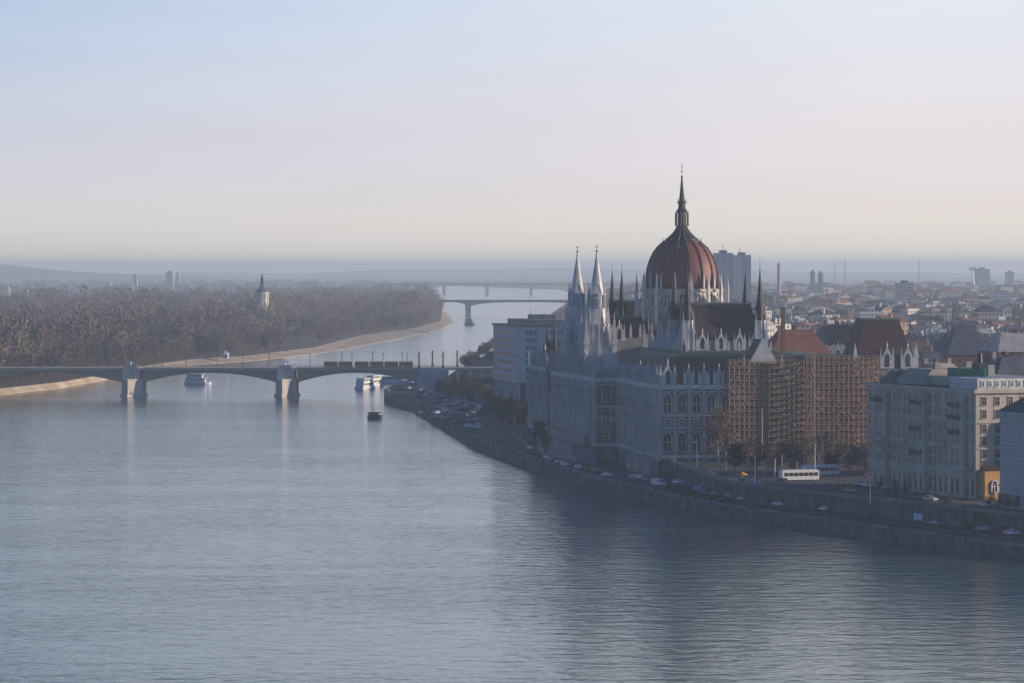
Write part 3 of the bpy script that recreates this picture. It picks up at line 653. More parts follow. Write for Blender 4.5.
# ------------------------------------------------------------------ white office building left of the parliament
OW = wallmat('office_strip_wall', (0.50, 0.50, 0.49), bw=3.0, bh=3.6, frac=.5)
ox, oy = G(517, 402, 7.5); O = thing('office_building', 'white ten-storey flat-roofed office block behind the left end of the gothic building', 'building', (ox, oy, 7.5), 0.0)
def OB():
    q = MB(); q.M = Matrix(((1, -.19, 0, 0), (0, 1, 0, 0), (0, 0, 1, 0), (0, 0, 0, 1))); return q
offw = mat('office_white', (0.48, 0.49, 0.50), 0.8, 0.1, 0.2)
# local: left end face towards the river, long front towards us
OB().box(0, 34, 0, 60, 9, 35).build('wall', offw, O)
m = OB(); m.box(2, 32, 2, 58, 0, 9); m.build('recessed_base', mat('office_base', (0.12, 0.12, 0.13), .6), O)
m = OB()
for i in range(9): m.cbox(1.2 + i * 3.95, 1.0, .7, .7, 0, 9)
for i in range(1, 14): m.cbox(1.0, 1.0 + i * 4.4, .7, .7, 0, 9)
m.build('pillar', offw, O)
bandg = mat('office_glass', (0.06, 0.075, 0.10), .25, .3, .6, spec=.6)
for k in range(7):
    z = 10.2 + k * 3.5
    OB().box(-.12, -.02, .8, 59, z, z + 1.7).build('window_band', bandg, O)
for x0 in (4.2, 15.5):
    for k in range(7):
        z = 10.2 + k * 3.5
        for q in range(3): OB().box(x0 + q * 1.9, x0 + q * 1.9 + 1.3, -.1, -.02, z, z + 2.2).build('window', bandg, O)
m = OB(); m.box(-.6, 34.6, -.6, 60.6, 35, 35.9); m.build('roof_slab', mat('roof_slab', (.16, .15, .14), .8), O)
m = OB(); m.box(5, 30, 6, 50, 35.9, 38.3); m.box(12, 22, 20, 36, 38.3, 40.5); m.build('penthouse', stone_d, O)
m = OB()
for x, y, h in ((8, 8, 5), (15, 12, 4), (26, 16, 5)): m.bar((x, y, 38), (x, y, 38 + h), .12)
m.build('aerial', dark, O)

# ------------------------------------------------------------------ hand placed blocks behind
brickred = wallmat('brick_wall', (0.22, 0.10, 0.075)); creamw = wallmat('cream_wall', (0.42, 0.36, 0.28)); tanw = wallmat('tan_wall', (0.34, 0.26, 0.19)); greyw = wallmat('grey_wall', (0.34, 0.35, 0.37)); whitew = wallmat('white_wall', (0.60, 0.58, 0.55)); pinkw = wallmat('pink_wall', (0.42, 0.28, 0.23))
brightred = mat('bright_red_tile', (0.24, 0.095, 0.065), .8, .25, .4); brownr = mat('brown_tile', (0.15, 0.085, 0.06), .85, .3, .4); greyr = mat('grey_slate', (0.075, 0.09, 0.115), .7, .25, .3); paler = mat('pale_metal_roof', (0.42, 0.40, 0.36), .6, .2, .3)
def block(label, px0, px1, Y, ztop, zroof, depth, wm_, rm, cat='building', inset=None, rz=R(9.7), name='city_building', zb=7.5, extra=True, grp=None):
    x0 = (px0 - 512) * Y / F; x1 = (px1 - 512) * Y / F; wd = (x1 - x0) / math.cos(rz)
    B = thing(name, label, cat, (x0, Y, zb), rz, grp)
    MB().box(0, wd, 0, depth, 0, ztop - zb).build('wall', wm_, B)
    i_ = inset or (min(wd, depth) * .32, min(wd, depth) * .4)
    MB().hip(-.5, wd + .5, -.5, depth + .5, ztop - zb, zroof - zb, *i_).build('roof', rm, B)
    if extra:
        rr = random.Random(int(px0 * 7))
        for k in range(3):
            x = wd * (.2 + .3 * k); MB().cbox(x, depth * rr.uniform(.3, .6), 1.2, 1.8, zroof - zb - 3, zroof - zb + 1.6).build('chimney', brickred if k % 2 else stone_d, B)
    return B
block('long brick-red hipped roof block showing above the green roof ridge', 772, 832, 1335, 38, 47, 20, brickred, brightred, inset=(6, 8))
block('dark building with grey-green roof between the red roof and the steep roofed pavilion', 826, 866, 1390, 41, 48, 26, greyw, slate)
block('dark blue-roofed brick block directly behind the steep roofed pavilion', 918, 952, 1330, 33, 39, 30, tanw, greyr)
block('slate grey hipped roof over a brick-red block right of centre skyline', 948, 1000, 1400, 36, 46, 30, brickred, greyr, inset=(7, 12))
block('cream roofed red brick block at the right edge behind the palace', 999, 1050, 1370, 38, 45, 26, brickred, paler, inset=(4, 9))
block('tan block with pale ridge roof behind the palace attic', 930, 975, 1180, 33, 38.5, 24, tanw, paler, rz=R(20))
block('block with slate gable roof behind the cream palace at right edge', 996, 1060, 1080, 35.5, 43, 24, creamw, greyr, rz=R(20))
block('low brown roofed block between the brick blocks', 905, 940, 1500, 34, 39, 24, pinkw, brownr)

shade_block = thing('apartment_block', 'unseen cream block added east of the cream palace to shade its side wall', 'building', (172, 973.5, 7.5), 0)  # out-of-view block, added and sized to cast shade on the palace side
MB().box(0, 28, 0, 36, 0, 28.5).build('wall', creamw, shade_block); MB().hip(-.5, 28.5, -.5, 36.5, 28.5, 32, 9, 9).build('roof', greyr, shade_block)
# ------------------------------------------------------------------ high rises and skyline
def slab(label, px0, px1, ytop, Y, col, depth=18, name='tower_block', zb=7.5, cat='tower block', bits=()):
    x0 = (px0 - 512) * Y / F; x1 = (px1 - 512) * Y / F; zt = H - (ytop - HZ) * Y / F
    B = thing(name, label, cat, (x0, Y, zb), 0)
    MB().box(0, x1 - x0, 0, depth, 0, zt - zb).build('wall', col, B)
    m = MB(); wd = x1 - x0; m.box(wd * .3, wd * .7, depth * .2, depth * .8, zt - zb, zt - zb + 3.0); m.build('plant_room', greyr, B)
    for k, (fx, hh) in enumerate(bits): MB().bar((wd * fx, depth / 2, zt - zb), (wd * fx, depth / 2, zt - zb + hh), .35).build('aerial', dark, B)
    return B
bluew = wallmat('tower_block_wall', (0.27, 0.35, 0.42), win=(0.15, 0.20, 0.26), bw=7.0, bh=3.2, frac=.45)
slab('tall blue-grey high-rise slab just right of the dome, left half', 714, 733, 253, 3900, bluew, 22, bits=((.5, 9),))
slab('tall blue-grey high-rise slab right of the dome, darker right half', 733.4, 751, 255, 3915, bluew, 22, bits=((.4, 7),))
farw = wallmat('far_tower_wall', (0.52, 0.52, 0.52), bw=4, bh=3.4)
for px0, px1, yt, Y, lab in ((974, 990, 269, 7500, 'broad hazy slab block near the right end of the skyline'),
                             (896, 914, 283, 4300, 'dark slab block in the middle of the right-hand city'), 
                             (1006, 1014, 272, 7500, 'hazy slab block at the far right skyline'),
                             (811, 815, 272, 5200, 'left one of two small pale blocks right of the thin chimney'), (819, 823, 273, 5200, 'right one of two small pale blocks right of the thin chimney'),
                             (133, 137, 275, 9500, 'pale far tower at the left end of the left skyline group'), (166, 173, 272, 9000, 'tallest far tower block of the left skyline group'),
                             (176, 179, 273, 9600, 'thin far tower at the right end of the left skyline group'), (22, 27, 290, 8000, 'lone pale tower block near the left edge')):
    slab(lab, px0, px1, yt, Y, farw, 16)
def stack_ch(px, yt, Y, r, label):
    x = (px - 512) * Y / F; zt = H - (yt - HZ) * Y / F
    c = MB().frus(0, 0, 12, r, r * .7, 0, zt - 7.5).build('factory_chimney', mat('chimney_concrete', (.35, .33, .31), .9)); c.location = (x, Y, 7.5); tag(c, label, 'chimney')
stack_ch(779, 263, 4600, 3.0, 'slender factory chimney right of the blue-grey high-rise')
stack_ch(845, 260, 8500, 1.5, 'faint thin factory chimney on the middle right skyline'); stack_ch(919, 260, 8500, 1.5, 'faint thin factory chimney on the right skyline near the stadium'); stack_ch(835, 262, 8000, 1.0, 'faint mast-like chimney left of the middle skyline')
# stadium with roof masts
sx0, sY = (1000 - 512) * 7000 / F, 7000
St = thing('stadium', 'far pale stadium roof with floodlight masts on the right skyline', 'stadium', (sx0, sY, 7.5))
MB().frus(0, 0, 20, 46, 60, 0, 26, 0).build('stand', farw, St); MB().frus(0, 0, 20, 62, 58, 26, 30).build('roof', paler, St)
for a in (-1, 1): MB().bar((50 * a, -20, 0), (56 * a, -20, 62), 1.6).box(56 * a - 7, 56 * a + 7, -21, -19, 58, 64).build('mast', whitep, St)

# ------------------------------------------------------------------ the city
walls = [creamw, tanw, greyw, whitew, pinkw, brickred]; roofs = [brightred, brownr, greyr, paler, slate, flatroof]
wn = ['cream', 'tan', 'grey', 'white', 'pink', 'brick']; rn = ['bright red', 'brown', 'slate grey', 'pale metal', 'near-black', 'flat dark']
rnd = random.Random(11)
def shore_x(Y):
    pts = [(1400, 45), (1700, 0), (1960, -30), (2300, -5), (3000, 30), (4000, 70), (5600, 120), (7900, 215), (13000, 270)]
    for (y0, x0), (y1, x1) in zip(pts[:-1], pts[1:]):
        if y0 <= Y <= y1: return x0 + (x1 - x0) * (Y - y0) / (y1 - y0)
    return 300
def near_ok(x, y, r):
    # keep clear of the parliament, palaces and the hand-placed blocks
    lx = (x - C0.x) * .9857 + (y - C0.y) * .1685; ly = -(x - C0.x) * .1685 + (y - C0.y) * .9857
    if -30 < lx < 92 + r and -60 < ly < 262 + r: return False
    return True
def px_of(x, y): return 512 + x * F / y
hand = [(x_.location.x, x_.location.y) for x_ in COL.objects if x_.get('category') == 'building' and x_.name.startswith('city_building')]
cells = []
Y = 1010.0
while Y < 8600:
    step = 20 if Y < 3000 else (25 if Y < 5000 else 36)
    xr = max(520 * 1 if Y < 1800 else 0, 0.155 * Y + 20)
    x = -60 if Y < 2600 else 0
    while x < (0.155 * Y if Y > 1700 else 330):
        xx = x + rnd.uniform(-4, 4); yy = Y + rnd.uniform(-5, 5)
        if xx > shore_x(yy) + 38 and near_ok(xx, yy, step): cells.append((xx, yy, step))
        x += step
    Y += step
def blocked(x, y):
    p = px_of(x, y)
    if y < 1330 and p < 1035: return True          # open ground, palaces and hand-placed blocks
    if y < 1100: return x < 215
    if 1925 < y < 2015 and x < 190: return True
    for hx, hy in hand:
        if -8 < x - hx < 36 and -14 < y - hy < 42: return True
    if math.hypot(x - (O.location.x + 15), y - (O.location.y + 35)) < 55: return True
    if 3880 < y < 3960 and 210 < x < 270: return True
    return rnd.random() < .10
cells = [c for c in cells if not blocked(c[0], c[1])]
def in_view(c):
    p = px_of(c[0], c[1]); return 560 < p < 1030 and c[1] > 1320 and not (620 < p < 765 and c[1] < 2600)
vis = [c for c in cells if in_view(c)]; vis.sort(key=lambda c: c[1]); NV = 285
ind = set(vis[:NV]); stuff = MB()
def bspec(step):
    wd = step * rnd.uniform(.62, .98); dp = step * rnd.uniform(.6, .95); h = rnd.uniform(11, 22) if rnd.random() < .93 else rnd.uniform(22, 32)
    return wd, dp, h, rnd.choices(range(6), [30, 18, 14, 22, 8, 8])[0], rnd.choices(range(6), [12, 22, 20, 10, 14, 24])[0], rnd.choice(['x', 'y', 'hip', 'hip'])
def bgeo(mw, mr, mc, wd, dp, h, wi, ri, kind):
    mw.box(-wd / 2, wd / 2, -dp / 2, dp / 2, 0, h, wi)
    rh = rnd.uniform(2, 4.6)
    if ri == 5:
        mr.box(-wd / 2 - .2, wd / 2 + .2, -dp / 2 - .2, dp / 2 + .2, h, h + .5, ri)
        mc.cbox(wd * .15, dp * .1, wd * .3, dp * .3, h + .5, h + 3.2, 3)
    elif kind == 'hip': mr.hip(-wd / 2 - .4, wd / 2 + .4, -dp / 2 - .4, dp / 2 + .4, h, h + rh, min(wd, dp) * .33, min(wd, dp) * .42, ri)
    else: mr.gable(-wd / 2 - .4, wd / 2 + .4, -dp / 2 - .4, dp / 2 + .4, h, h + rh, ri, kind)
    for k in range(rnd.randint(1, 3)):
        mc.cbox(rnd.uniform(-.38, .38) * wd, rnd.uniform(-.38, .38) * dp, rnd.uniform(.8, 2.2), rnd.uniform(.8, 2.4), h - 1, h + rh * .5 + rnd.uniform(1.5, 3.5), rnd.choice((3, 3, 2)))
for c in cells:
    wd, dp, h, wi, ri, kind = bspec(c[2]); rz = R(9.7) + rnd.choice((0, 0, 0, R(12), R(-15), R(30)))
    if c in ind:
        B = thing('city_building', '%s-walled building with %s roof in the hazy city right of the domed building' % (wn[wi], rn[ri]), 'building', (c[0], c[1], 7.5), rz, 'distant city buildings')
        mw, mr, mc = MB(), MB(), MB(); bgeo(mw, mr, mc, wd, dp, h, wi, ri, kind)
        def one(mb_, nm, pal):
            ids = sorted(set(mb_.m)); mb_.m = [ids.index(i) for i in mb_.m]; return mb_.build(nm, [pal[i] for i in ids], B)
        one(mw, 'wall', walls); one(mr, 'roof', roofs); one(mc, 'chimney', walls)
    else:
        M0 = Matrix.Translation((c[0], c[1], 7.5)) @ Matrix.Rotation(rz, 4, 'Z')
        stuff.M = M0; a = MB(); b = MB(); q = MB(); bgeo(a, b, q, wd, dp, h, wi, ri, kind)
        stuff.add(a.v, a.f, 0); stuff.m[-len(a.m):] = a.m
        stuff.add(b.v, b.f, 0); stuff.m[-len(b.m):] = [i + 6 for i in b.m]
        stuff.add(q.v, q.f, 0); stuff.m[-len(q.m):] = q.m
stuff.M = Matrix.Identity(4)
tag(stuff.build('distant_city', walls + roofs), 'mass of small hazy buildings filling the far city up to the skyline', 'city', kind='stuff')
# far left bank: faint low buildings beyond the island
m = MB()
for i in range(420):
    y = rnd.uniform(8400, 13000); x = rnd.uniform(-2100, -600 - (0 if y < 9500 else -180)) if y < 10600 else rnd.uniform(-2400, -330)
    wd = rnd.uniform(15, 60); m.M = Matrix.Translation((x, y, 3)); m.box(0, wd, 0, 15, 0, rnd.uniform(8, 26), rnd.randrange(4))
m.M = Matrix.Identity(4)
tag(m.build('far_bank_buildings', walls), 'faint hazy buildings on the far bank behind the wooded island', 'city', kind='stuff')

# ------------------------------------------------------------------ trees
twigs = [mat('twig_brown', (0.135, 0.095, 0.075), .95, .35, .05, rand=.3), mat('twig_purple', (0.115, 0.088, 0.090), .95, .3, .05, rand=.3), mat('twig_rust', (0.155, 0.10, 0.078), .95, .3, .05, rand=.3), mat('twig_olive', (0.115, 0.105, 0.08), .95, .3, .05, rand=.3), mat('evergreen', (0.03, 0.05, 0.033), .9, .3, .05, rand=.3)]
bark = mat('bark', (0.09, 0.07, 0.055), .95, .3, .5); palebark = mat('pale_bark', (0.32, 0.30, 0.27), .9, .3, .8)
def crown_geo(r_, h, r, n, size, rs, bare=True, zc=.62, lobes=9):
    m = MB(); cs = []
    for i in range(lobes):
        a = rs.uniform(0, 2 * PI); k = rs.uniform(.1, .62); cs.append((r * k * math.cos(a), r * k * math.sin(a), h * (zc + rs.uniform(-.26, .25)), r * rs.uniform(.32, .55)))
    for i in range(n):
        c = rs.choice(cs); d = Vector((rs.gauss(0, 1), rs.gauss(0, 1), rs.gauss(0, .9))).normalized() * c[3] * (rs.random() ** .4)
        p = Vector((c[0], c[1], c[2])) + d; u = (d.normalized() + Vector((rs.uniform(-.6, .6), rs.uniform(-.6, .6), rs.uniform(.1, .9)))).normalized()
        v = u.cross(Vector((rs.uniform(-1, 1), rs.uniform(-1, 1), rs.uniform(-1, 1)))).normalized(); L = size * rs.uniform(.7, 1.5); wv = size * (.16 if bare else .5)
        m.add([tuple(p - v * wv), tuple(p + v * wv), tuple(p + u * L + v * wv * .3), tuple(p + u * L - v * wv * .6)], [(0, 1, 2, 3)])
    return m, cs
def trunk_geo(h, cs, r0=.28, sub=True):
    m = MB(); top = h * .45; m.bar((0, 0, 0), (0, 0, top), r0, 6, 0, r0 * .6)
    for c in cs:
        m.bar((0, 0, top * rnd.uniform(.6, 1)), (c[0] * .8, c[1] * .8, c[2]), r0 * .4, 4, 0, r0 * .1)
        if sub:
            for k in range(3): m.bar((c[0] * .6, c[1] * .6, c[2] * .9), (c[0] + rnd.uniform(-1, 1) * c[3], c[1] + rnd.uniform(-1, 1) * c[3], c[2] + c[3] * rnd.uniform(.3, 1)), r0 * .12, 3, 0, r0 * .04)
    return m
def tree_proto(name, label, cat, h, r, n, size, mt, bk=bark, bare=True, seed=1, group=None, lobes=9, zc=.62, r0=.28):
    rs = random.Random(seed); T = thing(name, label, cat, (0, 0, 0), 0, group)
    cm, cs = crown_geo(0, h, r, n, size, rs, bare, zc, lobes)
    trunk_geo(h, cs, r0).build('trunk', bk, T); cm.build('crown', mt, T)
    return T
protos = {}
used = set()
def put(T, x, y, z, s=1.0, label=None, group=None, sz=1.0):
    o = T if T.name not in used else copy_tree(T)
    used.add(T.name); o.location = (x, y, z); o.rotation_euler = (0, 0, rnd.uniform(0, 6.28)); o.scale = (s, s, s * sz)
    if label: o['label'] = label
    if group: o['group'] = group
    return o
kinds = [('bare_tree', 'brown bare winter tree standing in the island wood', 0, 14, 5.5), ('bare_tree', 'purplish bare winter tree standing in the island wood', 1, 16, 5.5), ('bare_tree', 'rusty bare winter tree standing in the island wood', 2, 13, 5), ('bare_tree', 'olive grey bare tree standing in the island wood', 3, 17, 5), ('evergreen_tree', 'dark evergreen tree standing among the bare trees of the island wood', 4, 13, 4)]
ip = [tree_proto(k[0], k[1], 'tree', k[3], k[4], 520, 1.25, twigs[k[2]], seed=30 + i, group='trees on the wooded island', bare=(k[2] != 4)) for i, k in enumerate(kinds)]
poplar = tree_proto('poplar_tree', 'tall narrow pale poplar in the island wood beside the water tower', 'tree', 26, 3.2, 420, 1.1, twigs[3], seed=77, zc=.55, lobes=14)
def inside(x, y, poly):
    c = False; n = len(poly); j = n - 1
    for i in range(n):
        if (poly[i][1] > y) != (poly[j][1] > y) and x < (poly[j][0] - poly[i][0]) * (y - poly[i][1]) / (poly[j][1] - poly[i][1]) + poly[i][0]: c = not c
        j = i
    return c
isl_tree = [shrink(p, 24 if p[1] < 2400 else (41 if p[1] < 3300 else 49)) for p in isl + isl_back]
WT = G(262, 0, 0) if False else ((262 - 512) * 3600 / F, 3600.0)
pts = []
Y = 1950.0
while Y < 7300:
    st = 8.5 + (Y - 1950) * .0016; x = -0.17 * Y
    while x < 0:
        xx, yy = x + rnd.uniform(-4, 4), Y + rnd.uniform(-4, 4)
        if inside(xx, yy, isl_tree) and -40 < px_of(xx, yy) and not (math.hypot(xx - WT[0], yy - WT[1]) < 14) and not (yy < 3660 and (298 < px_of(xx, yy) < 319 or 281 < px_of(xx, yy) < 297)): pts.append((xx, yy))
        x += st
    Y += st
def clump(x, y): return math.sin(x * .021 + 1.3) * math.sin(y * .013) + .5 * math.sin(x * .06 + y * .03)
pts = [p for p in pts if rnd.random() < .84 + .14 * clump(*p)]
# exposure of a tree to the viewer: nearest to the camera edge first
pts.sort(key=lambda p: p[1])
front = []; horizon = {}
for p in pts:
    k = int(px_of(*p) / 3)
    cnt = horizon.get(k, 0); vis_ = px_of(*p) > -5
    if cnt < 2 and vis_ and len(front) < 285: front.append(p); horizon[k] = cnt + 1
fs = set(front)
for p in front:
    c = clump(*p); k = rnd.choices(range(5), [26, 28, 16, 16, 12])[0]
    put(ip[k], p[0], p[1], 3.0, rnd.uniform(.75, 1.25), ip[k]['label'], sz=rnd.uniform(.9, 1.15))
W = MB()
lowp = []
for k in range(6):
    rs = random.Random(200 + k); cm, cs = crown_geo(0, 15, 6.2, 210, 1.35, rs, True, .62, 9); lowp.append(cm)
import numpy as np
allv = []; allf = []; allm = []; off = 0
for p in pts:
    if p in fs: continue
    cm = lowp[rnd.randrange(6)]; v = np.array(cm.v); a = rnd.uniform(0, 6.28); s = rnd.choice((.55, .8, 1, 1.15, 1.6)) * rnd.uniform(.9, 1.15) * (1 + .34 * clump(*p)); ca, sa = math.cos(a) * s, math.sin(a) * s
    vv = np.stack([v[:, 0] * ca - v[:, 1] * sa + p[0], v[:, 0] * sa + v[:, 1] * ca + p[1], v[:, 2] * s * rnd.uniform(.9, 1.15) + 3.0], 1)
    allv.append(vv); f = np.array(cm.f) + off; allf.append(f); off += len(v)
    patch = math.sin(p[0] * .012 + p[1] * .005) + .8 * math.sin(p[1] * .009 - p[0] * .004) + rnd.uniform(-.6, .6)
    mi = 4 if rnd.random() < (.05 if math.sin(p[0] * .017 + 2) * math.sin(p[1] * .011) < .55 else .45) else (0 if patch < -.5 else 1 if patch < .35 else 2 if patch < 1.0 else 3)
    allm += [mi] * len(cm.f)
allv = np.concatenate(allv); allf = np.concatenate(allf)
me = bpy.data.meshes.new('island_wood'); me.vertices.add(len(allv)); me.vertices.foreach_set('co', allv.ravel().astype(np.float32))
me.loops.add(allf.size); me.loops.foreach_set('vertex_index', allf.ravel().astype(np.int32)); me.polygons.add(len(allf))
me.polygons.foreach_set('loop_start', (np.arange(len(allf)) * 4).astype(np.int32)); me.polygons.foreach_set('loop_total', np.full(len(allf), 4, np.int32)); me.polygons.foreach_set('material_index', np.array(allm, np.int32))
for t_ in twigs: me.materials.append(t_)
me.update(calc_edges=True)
wo = bpy.data.objects.new('island_wood', me); COL.objects.link(wo); tag(wo, 'dense brownish mass of bare winter trees covering the island', 'wood', kind='stuff')
print('wood trees', len(pts), 'front', len(front))
put(poplar, *[(253 - 512) * 3450 / F, 3450], 3, 1.0); put(poplar, (267 - 512) * 3420 / F, 3420, 3, .95, 'second tall narrow poplar of the island wood just right below the water tower')
put(poplar, (246 - 512) * 3650 / F, 3650, 3, 1.25, 'dark slim poplar left of the water tower')
# far bank ribbon of trees right of the island and along the east bank further upstream
m_, _ = crown_geo(0, 14, 6, 60, 2.2, random.Random(9), True, .55, 8); T2 = MB()
for i in range(900):
    if i < 500: y = rnd.uniform(11800, 14300); x = rnd.uniform(-400, 500) if i < 250 else rnd.uniform(-2500, -250)
    elif i < 700: y = rnd.uniform(7900, 9500); x = rnd.uniform(-1500, -620)
    else: y = rnd.uniform(4200, 9000); x = shore_x(y) + rnd.uniform(-25, 15)
    s = rnd.uniform(.8, 1.5); T2.M = Matrix.Translation((x, y, 4)) @ Matrix.Diagonal((s, s, s, 1)); T2.add(m_.v, m_.f, rnd.choice((0, 1, 1, 3)))
T2.M = Matrix.Identity(4); tag(T2.build('far_bank_trees', twigs), 'faint blue-grey line of trees along the far river banks', 'trees', kind='stuff')
# city trees near the parliament
park = []
bt = tree_proto('bare_tree', 'orange-brown bare tree with pale trunk in front of the arched windows', 'tree', 18, 6.0, 1500, .9, twigs[2], palebark, seed=5, lobes=14, r0=.38, zc=.64)
x, y = G(718, 463, 7.5); put(bt, x, y, 7.5, 1.0)
ordn = ['first', 'second', 'third', 'fourth', 'fifth', 'sixth', 'seventh', 'eighth', 'ninth', 'tenth', 'eleventh', 'twelfth', 'thirteenth', 'fourteenth', 'fifteenth', 'sixteenth', 'seventeenth', 'eighteenth', 'nineteenth', 'twentieth', '21st', '22nd', '23rd', '24th', '25th', '26th', '27th', '28th', '29th', '30th', '31st', '32nd', '33rd', '34th', '35th', '36th', '37th', '38th', '39th', '40th', '41st', '42nd', '43rd', '44th', '45th', '46th', '47th', '48th', '49th', '50th']
pk = [tree_proto('bare_tree', '', 'tree', 10, 4.2, 700, .75, twigs[k], seed=60 + k, lobes=10) for k in (0, 2, 3)]
eg = tree_proto('evergreen_tree', '', 'tree', 9, 3.2, 900, .7, twigs[4], seed=66, bare=False, lobes=10, zc=.5)
PARK = [(735, 470), (745, 466), (756, 474), (768, 468), (778, 474), (788, 465), (797, 473), (806, 463), (832, 470), (842, 463), (850, 474), (858, 468), (866, 476), (728, 458), (740, 456), (762, 458), (783, 458), (845, 457), (823, 461), (872, 470)]
PARK.sort()
for i, (px, py) in enumerate(PARK):
    x, y = G(px, py + 2, 7.5); k = i % 4
    T = eg if k in (1,) else pk[(i * 7) % 3]
    put(T, x, y, 7.5, rnd.uniform(.7, 1.05), '%s, %s from the left in the park in front of the scaffolding' % ('small dark evergreen' if T is eg else 'small bare brown tree', ordn[i]), 'park trees before the scaffolding')
QT = [(470, 396), (480, 392), (488, 398), (497, 404), (505, 408), (512, 402), (520, 410), (528, 416), (466, 388), (476, 384), (486, 386), (532, 424), (516, 420), (502, 418), (492, 412), (450, 392), (540, 436), (545, 446), (460, 382), (440, 387)]
QT += [(445, 388), (455, 386), (464, 392), (474, 389), (483, 398), (490, 394), (498, 396), (505, 400), (509, 414), (516, 408), (523, 404), (527, 410), (531, 428), (525, 424), (536, 430), (519, 414), (494, 386), (501, 388), (510, 390), (448, 384), (456, 381), (468, 380)]
QT.sort()
for i, (px, py) in enumerate(QT):
    x, y = G(px, py + 4, 5); T = eg if i % 5 == 0 else pk[i % 3]
    put(T, x, y, 3.0 if px < 480 and py > 384 else 3.0, rnd.uniform(.7, 1.1), '%s, %s from the left along the quay between bridge and gothic building' % ('dark evergreen' if T is eg else 'bare brown tree', ordn[i]), 'quay trees')
N2 = [(480 + i * 2.4, 356 - i * 1.5) for i in range(8)] + [(462, 366), (470, 364), (476, 361), (468, 368), (490, 362)]
for i, (px, py) in enumerate(sorted(N2)):
    x, y = G(px, py + 2, 3); put(eg if i % 2 else pk[0], x, y, 3, rnd.uniform(.8, 1.2), 'dark tree, %s from the left on the bank beyond the bridge' % ordn[i], 'trees on the bank beyond the bridge')
PR = [(896, 496), (905, 498), (1000, 510), (1008, 511), (1016, 512), (990, 508), (880, 492)]
for i, (px, py) in enumerate(sorted(PR)):
    x, y = G(px, py, 7.5); put(pk[1], x, y, 7.5, .42, 'low rust-coloured bare shrub tree, %s from the left along the upper road by the palaces' % ordn[i], 'shrub trees along the upper road')

# ------------------------------------------------------------------ water tower on the island
Wt = thing('water_tower', 'pale round water tower with a pointed roof rising from the island wood', 'water tower', (WT[0], WT[1], 3.0))
wst = mat('tower_plaster', (0.60, 0.55, 0.47), .8, .15, .2)
MB().frus(0, 0, 8, 4.6, 4.0, 0, 24).build('shaft', wst, Wt)
MB().lathe(0, 0, [(4.0, 24), (6.6, 30), (6.8, 31), (6.8, 42), (7.2, 42.4), (7.2, 43)], 20).build('tank', wst, Wt)
m = MB()
for i in range(12):
    a = i * PI / 6; m.bar((6.85 * math.cos(a), 6.85 * math.sin(a), 31.5), (6.85 * math.cos(a), 6.85 * math.sin(a), 41.5), .35)
m.build('pilaster', stone_d, Wt)
MB().lathe(0, 0, [(7.1, 43), (5.0, 45.5), (2.8, 48), (2.0, 50)], 16).build('roof', greyr, Wt)
MB().frus(0, 0, 8, 1.7, 1.7, 49.8, 54).frus(0, 0, 8, 2.0, .1, 54, 62).build('lantern', slate, Wt)
# small island buildings
def ihouse(px, py, wd, h, label, wmt, rmt, Yv=None):
    Y_ = Yv; x = (px - 512) * Y_ / F; B = thing('island_building', label, 'building', (x, Y_, 3.0), 0)
    MB().box(0, wd, 0, 12, 0, h).build('wall', wmt, B); MB().hip(-.5, wd + .5, -.5, 12.5, h, h + 2.5, 3, 4).build('roof', rmt, B)
ihouse(350, 0, 22, 21, 'dark roofed hotel block high in the island wood', greyw, slate, 5200); ihouse(364, 0, 16, 20, 'bright white hotel block in the island wood', whitew, whitep, 5100); ihouse(391, 0, 12, 19, 'small white block near the tip of the island', whitew, paler, 5300)
ihouse(288, 0, 6, 5, 'small white house at the edge of the island wood', whitew, whitep, 3640); ihouse(223, 0, 3.4, 3.2, 'small white kiosk by the island path', whitew, whitep, 2660)
Rt = thing('red_marquee', 'small bright red pointed marquee in front of the island wood', 'marquee', ((308 - 512) * 3640 / F, 3640, 3.0))
MB().box(-3.2, 3.2, -2, 2, 0, 6.0).build('side_wall', mat('red_fabric', (.6, .06, .07), .8), Rt); MB().frus(0, 0, 4, 4.8, .1, 6.0, 11, 0, PI / 4, 1, .7).build('canopy', MATS['red_fabric'], Rt)

